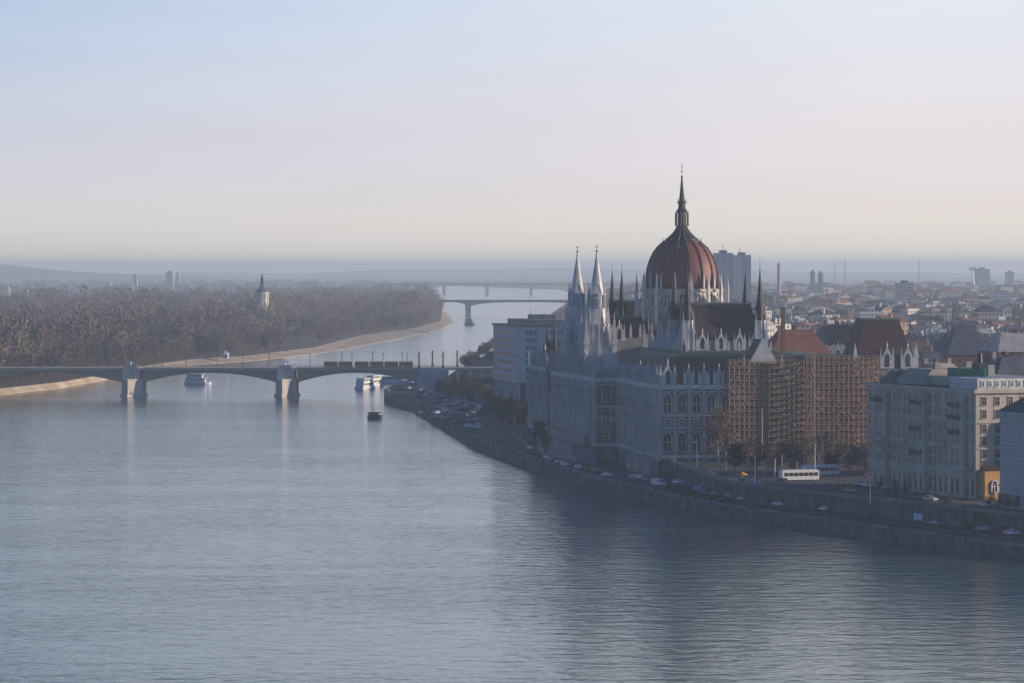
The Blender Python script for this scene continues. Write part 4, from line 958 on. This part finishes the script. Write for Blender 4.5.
# ------------------------------------------------------------------ main bridge
BY = 1960.0; BW = 24.0
def bx(px): return (px - 512) * BY / F
bpaint = mat('bridge_girder', (0.30, 0.26, 0.20), .7, .2, .15); bstone = mat('bridge_stone', (0.56, 0.51, 0.43), .9, .25, .2, streak=True)
Br = thing('arch_bridge', 'long low arched road bridge on stone piers crossing the river', 'bridge', (bx(133), BY, 0))
ox_ = bx(133)
pier_x = [bx(-40), bx(133), bx(287)]; sup = [bx(-215), bx(-40), bx(133), bx(287), bx(417)]
DT = 15.6
for x0, x1 in zip(sup[:-1], sup[1:]):
    n = 24
    for yk in range(6):
        yy = yk * (BW - 1.2) / 5
        pts2 = []
        L = x1 - x0 - (11 if x1 != sup[-1] else 6)
        xs = x0 + 5.5
        for i in range(n + 1):
            t = i / n; pts2.append((xs + L * t, 7.6 + (12.9 - 7.6) * (1 - (2 * t - 1) ** 2)))
        poly = pts2 + [(xs + L, 14.4), (xs, 14.4)]
        q = MB(); vs = [(px_ - ox_, yy, z) for px_, z in poly] + [(px_ - ox_, yy + 1.2, z) for px_, z in poly]; nn = len(poly)
        q.add(vs, [(i, (i + 1) % nn, (i + 1) % nn + nn, i + nn) for i in range(nn)])
        for i in range(n): q.add([vs[i], vs[i + 1], (vs[i + 1][0], yy, 14.4), (vs[i][0], yy, 14.4), vs[nn + i], vs[nn + i + 1], (vs[i + 1][0], yy + 1.2, 14.4), (vs[i][0], yy + 1.2, 14.4)], [(0, 1, 2, 3), (7, 6, 5, 4)])
        q.build('arch_girder', bpaint, Br)
m = MB(); m.box(sup[0] - ox_, bx(512) - ox_, -1.5, BW + 1.5, 14.42, DT); m.build('deck', mat('bridge_deck', (0.40, 0.35, 0.27), .85, .2, .2), Br)
m = MB()
for yy in (-1.45, BW + 1.35):
    m.box(sup[0] - ox_, bx(500) - ox_, yy, yy + .1, DT + 1.0, DT + 1.12)
    k = sup[0] - ox_
    while k < bx(500) - ox_: m.box(k, k + .14, yy, yy + .1, DT, DT + 1.0); k += 1.4
m.build('railing', mat('railing_paint', (0.30, 0.27, 0.20), .6), Br)
for xx in pier_x:
    q = MB(); hw = 5.2; a = xx - ox_ - 1
    q.prism([(a - hw, 0), (a - 1.2, -6.5), (a + hw + .8, 0), (a + hw + .8, BW), (a, BW + 6), (a - hw, BW)], -1, 9.5)
    q.prism([(a - hw - .5, 0), (a - 1.2, -7.3), (a + hw + 1.3, 0), (a + hw + 1.3, BW), (a, BW + 6.5), (a - hw - .5, BW)], 8.8, 9.6)
    q.prism([(a - hw - .8, -.4), (a - 1.2, -8.0), (a + hw + 1.6, -.4), (a + hw + 1.6, BW), (a, BW + 7), (a - hw - .8, BW)], -1, 1.2)
    q.build('pier', bstone, Br)
    q = MB(); q.box(a - 4.4, a + 4.9, -2.3, BW + 2.3, 9.6, DT + .1); q.box(a - 3.2, a + 3.6, -2.6, -1.6, DT + .1, DT + 1.6); q.build('pier_head', bstone, Br)
    q = MB(); q.frus(a, -2.1, 6, .5, .3, DT + 1.6, DT + 3.2); q.add([(a - 2.2, -2.1, DT + 3.6), (a, -2.1, DT + 2.2), (a + 2.2, -2.1, DT + 3.6), (a, -1.7, DT + 2.8)], [(0, 1, 3), (1, 2, 3), (0, 3, 2), (0, 2, 1)]); q.build('pier_sculpture', whitep, Br)
m = MB(); m.prism([(bx(417) - ox_, -3), (bx(446) - ox_, -3), (bx(448) - ox_, BW + 3), (bx(417) - ox_, BW + 3)], 2.5, 15.0); m.build('abutment', mat('abutment_stone', (0.36, 0.38, 0.41), .9, .2, .15), Br)
m = MB()
for px_ in (458, 470, 482, 494, 506): m.box(bx(px_) - ox_ - .9, bx(px_) - ox_ + .9, 0, BW, 2.5, 14.4)
m.build('viaduct_pillar', bstone, Br)
# lamp columns at the bridgehead
def column(px_, yy, label, h=8.6, z=DT, grp=None):
    c = thing('lamp_column', label, 'lamp column', (bx(px_), BY + yy, z), 0, grp)
    MB().frus(0, 0, 8, .75, .55, 0, 1.5).frus(0, 0, 8, .42, .28, 1.5, h).build('post', dark, c)
    MB().frus(0, 0, 8, .3, .62, h - 1.8, h - 1.2).frus(0, 0, 8, .62, .1, h - .7, h + .6).box(-1.1, 1.1, -.12, .12, h - 2.6, h - 2.3).build('lantern', slate, c)
for i, px_ in enumerate((419, 431.5, 443, 456.5)): column(px_, 0.5 if i % 2 == 0 else BW - 1, 'tall dark column with lantern, %s from the left at the bridgehead' % ordn[i], grp='dark columns at the bridgehead')
lamp_t = thing('street_lamp', '', 'street lamp', (0, 0, 0), 0, 'street lamps on the arched bridge')
MB().bar((0, 0, 0), (0, 0, 7.8), .17, 6).build('post', dark, lamp_t); MB().bar((0, 0, 7.6), (-1.1, 0, 8.0), .11).bar((0, 0, 7.6), (1.1, 0, 8.0), .11).build('arm', dark, lamp_t); MB().cbox(-1.0, 0, .6, .3, 7.8, 8.0).cbox(1.0, 0, .6, .3, 7.8, 8.0).build('lamp_head', whitep, lamp_t)
Lx = [15, 42, 70, 98, 158, 186, 214, 243, 266, 310, 340, 352, 371, 383, 401, 407]
for i, px_ in enumerate(Lx): put(lamp_t, bx(px_), BY + (0 if i % 2 else BW - .5), DT, 1.0, 'slim street lamp, %s from the left on the arched bridge' % ordn[i]).rotation_euler = (0, 0, 0)
# trams
tramp = mat('tram_yellow', (0.30, 0.20, 0.07), .5, .15, .5)
def tram(px0, px1, yy, label):
    x0, x1 = bx(px0), bx(px1); L = x1 - x0; T = thing('tram', label, 'tram', (x0, BY + yy, DT), 0, 'trams crossing the bridge')
    n = max(2, round(L / 8.5)); s = L / n
    for k in range(n):
        b = MB().box(k * s + .25, (k + 1) * s - .25, 0, 2.4, .35, 3.1); b.hip(k * s + .3, (k + 1) * s - .3, .05, 2.35, 3.1, 3.4, .4, .5)
        o = b.build('carriage', tramp, T)
        g_ = MB()
        for j in range(5): g_.box(k * s + .6 + j * (s - 1.1) / 5, k * s + .6 + (j + .82) * (s - 1.1) / 5, -.03, -.005, 1.4, 2.6)
        g_.build('window_row', glass, o); 
    MB().box(.4, L - .4, .3, 2.1, .05, .34).build('bogies', dark, T)
tram(323, 352, 5, 'shorter yellow-brown tram on the left of the two on the bridge'); tram(354, 413, 5, 'longer yellow-brown tram nearest the bridgehead')

# ------------------------------------------------------------------ far bridges
def far_bridge(label, Y_, px0, px1, piers, zd, zt, haunch=5, pw=7, name='beam_bridge'):
    X = lambda p: (p - 512) * Y_ / F
    B = thing(name, label, 'bridge', (X(px0), Y_, 0)); o0 = X(px0); mt = mat('far_bridge_paint', (0.17, 0.19, 0.21), .8, .1, .1)
    sups = sorted([X(px0)] + [X(p) for p in piers] + [X(px1)]); m = MB()
    for a, b in zip(sups[:-1], sups[1:]):
        n = 14
        for i in range(n):
            t0, t1 = i / n, (i + 1) / n; f0 = haunch * (2 * t0 - 1) ** 4; f1 = haunch * (2 * t1 - 1) ** 4
            xa, xb = a + (b - a) * t0 - o0, a + (b - a) * t1 - o0
            m.add([(xa, 0, zd - f0), (xb, 0, zd - f1), (xb, 0, zt), (xa, 0, zt), (xa, 20, zd - f0), (xb, 20, zd - f1), (xb, 20, zt), (xa, 20, zt)], [(0, 1, 2, 3), (7, 6, 5, 4), (3, 2, 6, 7), (4, 5, 1, 0)])
    m.build('girder', mt, B)
    for p in piers: MB().frus(X(p) - o0, 10, 12, pw, pw, -1, zd - haunch * .8, 0, 0, .7, 1.6).build('pier', bstone, B)
far_bridge('flat grey road bridge on round piers behind the tip of the island', 5250, 425, 600, (468, 585), 20.0, 23.5, 6, 6)
far_bridge('faint hazy bridge on the horizon of the river, farthest of the three', 9700, 380, 640, (444, 487, 531, 575), 24.5, 29, 2, 6, 'far_bridge')

# ------------------------------------------------------------------ boats
hullw = mat('white_hull', (.62, .63, .64), .5, .1, .5); hulld = mat('dark_hull', (.035, .04, .05), .5, .2, .5)
def ship(px_, py_, L, wd, label, decks=2, rz=0.0, hm=hullw, name='passenger_boat', dh=2.4):
    x, y = G(px_, py_, 0); S = thing(name, label, 'boat', (x, y, 0), rz)
    q = MB(); n = 8; poly = []
    for i in range(n + 1):
        t = i / n; poly.append((L / 2 - L * .22 * (1 - t) if False else L * (-.5 + .78 * t), -wd / 2))
    hull = [(-L / 2, -wd * .42), (L * .28, -wd / 2), (L * .42, -wd * .3), (L / 2, 0), (L * .42, wd * .3), (L * .28, wd / 2), (-L / 2, wd * .42)]
    q.prism(hull, -.5, 1.6); q.build('hull', hm, S)
    for k in range(decks):
        z = 1.6 + k * dh; q = MB(); e0 = -.44 + .04 * k; e1 = .27 - .1 * k
        q.box(L * e0, L * e1, -wd * .38, wd * .38, z, z + dh - .25); o = q.build('cabin', hullw if hm is hullw else stone_d, S)
        g_ = MB(); nn = int(L * (e1 - e0) / 2)
        for j in range(nn): g_.box(L * e0 + .5 + j * 2, L * e0 + 1.9 + j * 2, -wd * .38 - .04, -wd * .38 - .005, z + .9, z + dh - .6)
        g_.build('window_row', glass, o)
        MB().box(L * e0 - .5, L * e1 + 1.2, -wd * .44, wd * .44, z + dh - .25, z + dh).build('deck_roof', whitep if hm is hullw else stone_d, S)
    MB().bar((-L * .1, 0, 1.6 + decks * dh), (-L * .1, 0, 4.4 + decks * dh), .12).build('mast', dark, S)
    return S
ship(198, 384.5, 16.5, 5.5, 'white passenger boat sailing alone between the two bridge piers', 2, R(-4))
ship(366, 389, 20, 6.5, 'white passenger boat moored nearest the river right of the second pier', 2, R(68))
ship(376, 386, 17, 5.5, 'white moored boat behind the front one by the landing', 2, R(62)); ship(392, 383, 24, 6, 'low blue-grey moored boat beneath the last bridge arch', 1, R(8))
ship(375, 418.5, 7, 3.4, 'small dark barge floating off the quay tip', 1, 0, hulld, 'barge', 1.4)
ship(470, 325, 14, 6, 'tiny dark ship far upriver below the grey bridge', 2, 0, hulld, 'river_ship', 3)

# ------------------------------------------------------------------ vehicles
carcol = {'white': (.70, .71, .72), 'silver': (.42, .44, .46), 'dark': (.03, .032, .04), 'red': (.35, .03, .025), 'blue': (.03, .07, .25), 'green': (.04, .12, .08), 'orange': (.75, .28, .02), 'grey': (.15, .16, .17)}
cprot = {}
def car_proto(color, kind):
    k = (color, kind)
    if k in cprot: return cprot[k]
    c = thing({'car': 'parked_car', 'van': 'white_van' if color == 'white' else 'van', 'truck': 'truck', 'bus': 'coach'}[kind], '', {'car': 'car', 'van': 'van', 'truck': 'truck', 'bus': 'bus'}[kind])
    paint = mat('paint_' + color, carcol[color], .35, .05, 1, spec=.5)
    def sidepro(pts, w0, w1=None, mi=0):
        w1 = w1 or w0; q = MB(); n = len(pts)
        vs = [(x, -w0(z), z) for x, z in pts] + [(x, w0(z), z) for x, z in pts]
        q.add(vs, [(i, i + n, (i + 1) % n + n, (i + 1) % n) for i in range(n)] + [tuple(range(n)), tuple(range(2 * n - 1, n - 1, -1))], mi); return q
    if kind == 'car':
        sidepro([(-2.15, .3), (2.15, .3), (2.2, .72), (1.2, .95), (.55, 1.42), (-1.1, 1.45), (-1.9, 1.0), (-2.2, .9)], lambda z: .88 if z < 1.1 else .70).build('body', paint, c)
        g_ = MB()
        for s in (-1, 1): g_.box(-1.25, .6, min(s * .80, s * .86), max(s * .80, s * .86), .98, 1.30)
        g_.add([(1.16, -.66, .98), (1.16, .66, .98), (.62, .58, 1.38), (.62, -.58, 1.38)], [(0, 1, 2, 3)]); g_.add([(-1.93, .66, 1.03), (-1.93, -.66, 1.03), (-1.2, -.58, 1.42), (-1.2, .58, 1.42)], [(0, 1, 2, 3)])
        g_.build('window_glass', glass, c); wx, wr, wy = 1.35, .32, .80
    elif kind == 'van':
        sidepro([(-2.6, .35), (2.6, .35), (2.65, 1.0), (2.1, 1.25), (1.6, 2.2), (-2.6, 2.3)], lambda z: .98).build('body', paint, c)
        MB().add([(2.13, -.85, 1.3), (2.13, .85, 1.3), (1.68, .8, 2.1), (1.68, -.8, 2.1)], [(0, 1, 2, 3)]) 
        g_ = MB(); g_.add([(2.13, -.85, 1.3), (2.13, .85, 1.3), (1.68, .8, 2.1), (1.68, -.8, 2.1)], [(0, 1, 2, 3)]); g_.box(.7, 1.6, -1.0, -.985, 1.25, 1.95); g_.box(.7, 1.6, .985, 1.0, 1.25, 1.95); g_.build('window_glass', glass, c); wx, wr, wy = 1.7, .36, .9
    elif kind == 'truck':
        MB().box(1.6, 3.4, -1.1, 1.1, .6, 2.5).build('cab', paint, c); MB().box(-3.4, 1.45, -1.2, 1.2, .8, 3.2).build('cargo_box', whitep if color != 'blue' else paint, c)
        MB().box(3.4, 3.42, -.95, .95, 1.5, 2.3).build('window_glass', glass, c); wx, wr, wy = 2.3, .48, 1.0
    else:
        b = MB().box(-6, 6, -1.25, 1.25, .4, 3.1); b.hip(-5.9, 5.9, -1.2, 1.2, 3.1, 3.35, .5, .4); b.build('body', paint, c)
        g_ = MB()
        for j in range(7):
            for s in (-1, 1): g_.box(-5.4 + j * 1.6, -4.0 + j * 1.6, s * 1.27 - .015, s * 1.27 + .015, 1.5, 2.5)
        g_.build('window_glass', glass, c); wx, wr, wy = 4.0, .5, 1.1
    for a in (-1, 1):
        for s in (-1, 1):
            q = MB(); q.M = Matrix.Translation((a * wx, s * wy, wr)) @ Matrix.Rotation(PI / 2, 4, 'X'); q.frus(0, 0, 12, wr, wr, -.12, .12); o = q.build('wheel', dark, c)
    if kind == 'car':
        for s in (-1, 1): MB().box(2.12, 2.24, s * .6 - .15, s * .6 + .15, .6, .75).build('headlight', whitep, c)
    c['_proto'] = 1; cprot[k] = c; return c
CARS = []
def cars(zone, lst, z, kind='car'): CARS.append((zone, lst, z))
cars('in the river-edge row below the gothic facade', [(547, 459, 'white'), (551, 461, 'silver'), (555, 461.5, 'dark'), (558, 463.5, 'white'), (563, 464, 'silver'), (566, 466, 'white'), (571, 466, 'dark'), (580, 469, 'white'), (586, 470, 'dark'), (596, 472, 'grey'), (607, 476.5, 'white'), (634, 478, 'silver'), (641, 479, 'white'), (647, 481, 'grey')], 3)
cars('on the lower road before the palaces', [(730, 498, 'silver'), (768, 502, 'dark'), (771, 499, 'silver'), (801, 508, 'silver'), (825, 511, 'white'), (831, 507, 'dark'), (863, 506, 'silver'), (856, 507, 'dark'), (881, 509, 'red'), (889, 513, 'dark'), (943, 521, 'dark'), (964, 528, 'green'), (958, 526, 'grey'), (975, 524, 'red'), (990, 527, 'dark'), (1003, 532, 'dark'), (790, 503, 'grey'), (910, 516, 'grey'), (741, 501, 'white'), (752, 500, 'dark'), (779, 506, 'white'), (812, 505, 'dark'), (843, 509, 'blue'), (872, 513, 'white'), (899, 511, 'silver'), (919, 515, 'dark'), (935, 525, 'silver'), (950, 529, 'dark'), (983, 531, 'silver'), (1012, 535, 'white'), (1019, 530, 'dark'), (717, 494, 'dark'), (690, 486, 'grey'), (678, 484, 'white')], 3)
cars('on the upper road by the park', [(746, 483, 'dark'), (749, 485.5, 'silver'), (754, 484, 'white'), (712, 475, 'silver'), (850, 492.5, 'orange'), (842, 490, 'dark'), (880, 494, 'grey'), (892, 497, 'dark'), (915, 499, 'grey'), (930, 501, 'silver'), (950, 503, 'dark'), (985, 507, 'white'), (782, 483, 'dark'), (858, 486, 'silver'), (867, 487, 'white')], 7.5)
pk_l = []
for i in range(66):
    px_ = 420 + (i % 11) * 5.8 + rnd.uniform(-2, 2); row = i // 11; py_ = 391 + row * 4.6 + (px_ - 424) * .28 + rnd.uniform(-1, 1)
    pk_l.append((px_, py_, rnd.choices(['white', 'silver', 'dark', 'grey', 'blue', 'red'], [30, 24, 24, 14, 5, 3])[0]))
pk_l += [(516 + 3 * i, 437 + 2.5 * i, c) for i, c in enumerate(['dark', 'silver', 'dark', 'grey', 'dark', 'white'])]
pk_l += [(388 + i * 5, 391.2 - i * .6, 'silver' if i % 2 else 'white') for i in range(5)]
cars('in the quay car park near the bridge', pk_l, 3)
first_used = set()
def place_vehicle(color, kind, px_, py_, z, label, rz, group):
    p = car_proto(color, kind)
    o = p if p.name not in first_used else copy_tree(p)
    first_used.add(p.name)
    x, y = G(px_, py_, z); o.location = (x, y, z + .02); o.rotation_euler = (0, 0, rz); o['label'] = label; o['group'] = group
    return o
def road_dir(px_):
    if px_ < 470: return R(120)
    if px_ < 560: return math.atan2(-258, 70 - 11)
    return math.atan2(-1, .62)
for zone, lst, z in CARS:
    bycol = {}
    for it in sorted(lst): bycol.setdefault(it[2], []).append(it)
    for c, its in bycol.items():
        for i, (px_, py_, _) in enumerate(its):
            nm = '%s car %s' % (c, zone) if len(its) == 1 else '%s car, %s %s one from left, %s' % (c, ordn[i], c, zone)
            rz = road_dir(px_) + rnd.choice((0, PI)) + (R(rnd.uniform(-8, 8)) if px_ > 480 else rnd.choice((0, PI / 2)))
            place_vehicle(c, 'car', px_, py_, z, nm, rz, 'cars along the quay')
V = 'larger vehicles along the quay'
place_vehicle('white', 'van', 658.5, 486, 3, 'white van on the quay road below the near corner of the gothic building', road_dir(600), V)
place_vehicle('blue', 'truck', 702, 496.5, 3, 'blue box truck on the quay road left of the park', road_dir(600), V)
place_vehicle('white', 'van', 924, 522, 3, 'white van alone on the quay road before the cream palace', road_dir(600) + R(35), V)
place_vehicle('white', 'bus', 799, 481, 7.5, 'white coach, left of the two parked before the scaffolding', R(22), V)
place_vehicle('white', 'bus', 820, 476, 7.5, 'white coach, right of the two parked before the scaffolding', R(26), V)
place_vehicle('white', 'van', 430, 386.5, 3, 'white van lit by the sun below the bridgehead block', R(10), V)
place_vehicle('white', 'van', 481, 409, 3, 'white van among the trees of the quay car park', R(70), V)
place_vehicle('white', 'truck', 514.5, 416, 3, 'white box truck, left one of two beside the far end of the gothic building', R(80), V)
place_vehicle('white', 'truck', 523, 418, 3, 'white box truck, right one of two beside the far end of the gothic building', R(80), V)
place_vehicle('blue', 'van', 463, 418, 3, 'blue van at the water side of the car park', R(100), V)
place_vehicle('green', 'van', 716, 500, 3, 'green van on the quay road beside the hedge', road_dir(600), V)
# kiosk, umbrella, tents, hedges
x, y = G(742, 482, 7.5); K = thing('orange_parasol', 'orange parasol standing open by the park edge', 'parasol', (x, y, 7.5)); MB().bar((0, 0, 0), (0, 0, 2.6), .06).build('pole', whitep, K); MB().frus(0, 0, 8, 1.9, .1, 2.1, 3.0).build('canopy', mat('orange_fabric', (.85, .35, .03), .8), K)
hedge = mat('hedge_leaf', (0.05, 0.085, 0.045), .95, .4, 1.5)
def hedge_at(p0, p1, z, label):
    a = G(*p0, z); b = G(*p1, z); m = MB(); L = math.hypot(b[0] - a[0], b[1] - a[1]); rs = random.Random(int(p0[0])); n = int(L * 14)
    for i in range(n):
        t = rs.random() * L; v = Vector((rs.uniform(-1, 1), rs.uniform(-1, 1), rs.uniform(-1, 1))).normalized(); u = v.orthogonal().normalized() * .35
        c = Vector((t, rs.uniform(-.8, .8), rs.uniform(.1, 1.5))); v *= .35; m.add([tuple(c - u - v), tuple(c + u - v), tuple(c + u + v), tuple(c - u + v)], [(0, 1, 2, 3)])
    m.box(0, L, -.6, .6, 0, 1.2)
    o = m.build('hedge', hedge); o.location = (*a, z); o.rotation_euler = (0, 0, math.atan2(b[1] - a[1], b[0] - a[0])); tag(o, label, 'hedge', 'hedges on the quay')
hedge_at((667, 490), (684, 494), 3, 'clipped green hedge beside the white van, left of the three'); hedge_at((686, 494.5), (697, 497), 3, 'clipped green hedge left of the blue truck, middle of the three'); hedge_at((707, 499), (728, 503), 3, 'clipped green hedge right of the blue truck')
# flagpoles, street lamps
fp = thing('flagpole', '', 'flagpole', (0, 0, 0), 0, 'white poles in the park'); MB().frus(0, 0, 8, .3, .3, 0, .5).bar((0, 0, .5), (0, 0, 13.5), .14, 8, 0, .09).build('mast', whitep, fp); MB().frus(0, 0, 8, .18, .05, 13.5, 13.8).build('ball', whitep, fp)
FP = [(762, 462, 1.25), (815, 480, .78), (822, 475, .82), (775, 481, .48), (782, 478, .5), (726, 470, .4), (797, 478, .35)]
for i, (px_, py_, s) in enumerate(sorted(FP)): put(fp, *G(px_, py_, 7.5), 7.5, 1, 'white pole, %s from the left in the park by the scaffolding' % ordn[i], sz=s)
ql = thing('quay_lamp', '', 'street lamp', (0, 0, 0), 0, 'street lamps along the quay and park'); MB().bar((0, 0, 0), (0, 0, 7.2), .1, 6, 0, .07).build('post', mat('lamp_grey', (.3, .31, .32), .5), ql); MB().bar((0, 0, 7.2), (1.2, 0, 7.5), .06).build('arm', MATS['lamp_grey'], ql); MB().cbox(1.4, 0, .7, .3, 7.42, 7.58).build('lamp_head', MATS['lamp_grey'], ql)
QL = [(697, 466, 7.5), (730, 474, 7.5), (755, 480, 7.5), (722, 487, 3), (763, 493, 3), (657, 477, 3), (674, 480, 3), (640, 473, 3), (596, 464, 3), (570, 455, 3), (548, 447, 3), (900, 507, 7.5), (870, 503, 7.5), (960, 514, 7.5), (955, 522, 3), (905, 513, 3), (838, 500, 3), (1010, 528, 3), (515, 436, 3), (500, 424, 3), (486, 415, 3)]
for i, (px_, py_, z) in enumerate(sorted(QL)): put(ql, *G(px_, py_, z), z, 1, 'slim grey street lamp, %s from the left along the quay' % ordn[i]).rotation_euler = (0, 0, R(200))
x, y = G(489, 386, 3)

bo = MB().frus(0, 0, 8, .28, .24, 0, .7).frus(0, 0, 8, .34, .34, .7, .85); bme = bo.mesh('bollard', dark)
nb = 0
for (x0, y0), (x1, y1) in zip(inner[:-1], inner[1:]):
    L = math.hypot(x1 - x0, y1 - y0); d = ((x1 - x0) / L, (y1 - y0) / L); k = 6.0
    while k < L and nb < 90:
        o = bpy.data.objects.new('mooring_bollard', bme); COL.objects.link(o); o.location = (x0 + d[0] * k + d[1] * .45, y0 + d[1] * k - d[0] * .45, 3.25)
        tag(o, 'small dark iron mooring bollard on the kerb of the lower quay', 'bollard', 'mooring bollards along the quay edge'); k += 14; nb += 1

# ------------------------------------------------------------------ haze
hz = bpy.data.materials.new('haze_air'); hz.use_nodes = True; t = hz.node_tree; t.nodes.clear()
oo = N(t, 'ShaderNodeOutputMaterial'); pv = N(t, 'ShaderNodeVolumePrincipled'); pv.inputs['Color'].default_value = (0.72, 0.86, 1.0, 1); pv.inputs['Density'].default_value = HAZE_DENS; pv.inputs['Anisotropy'].default_value = 0.15
t.links.new(pv.outputs[0], oo.inputs['Volume'])
hb = MB().box(-9200, 9200, -300, 29800, -2, HAZE_TOP).build('haze', hz); tag(hb, 'thin bluish winter haze filling the air over river and city', 'haze', kind='stuff')
hb.display_type = 'WIRE'
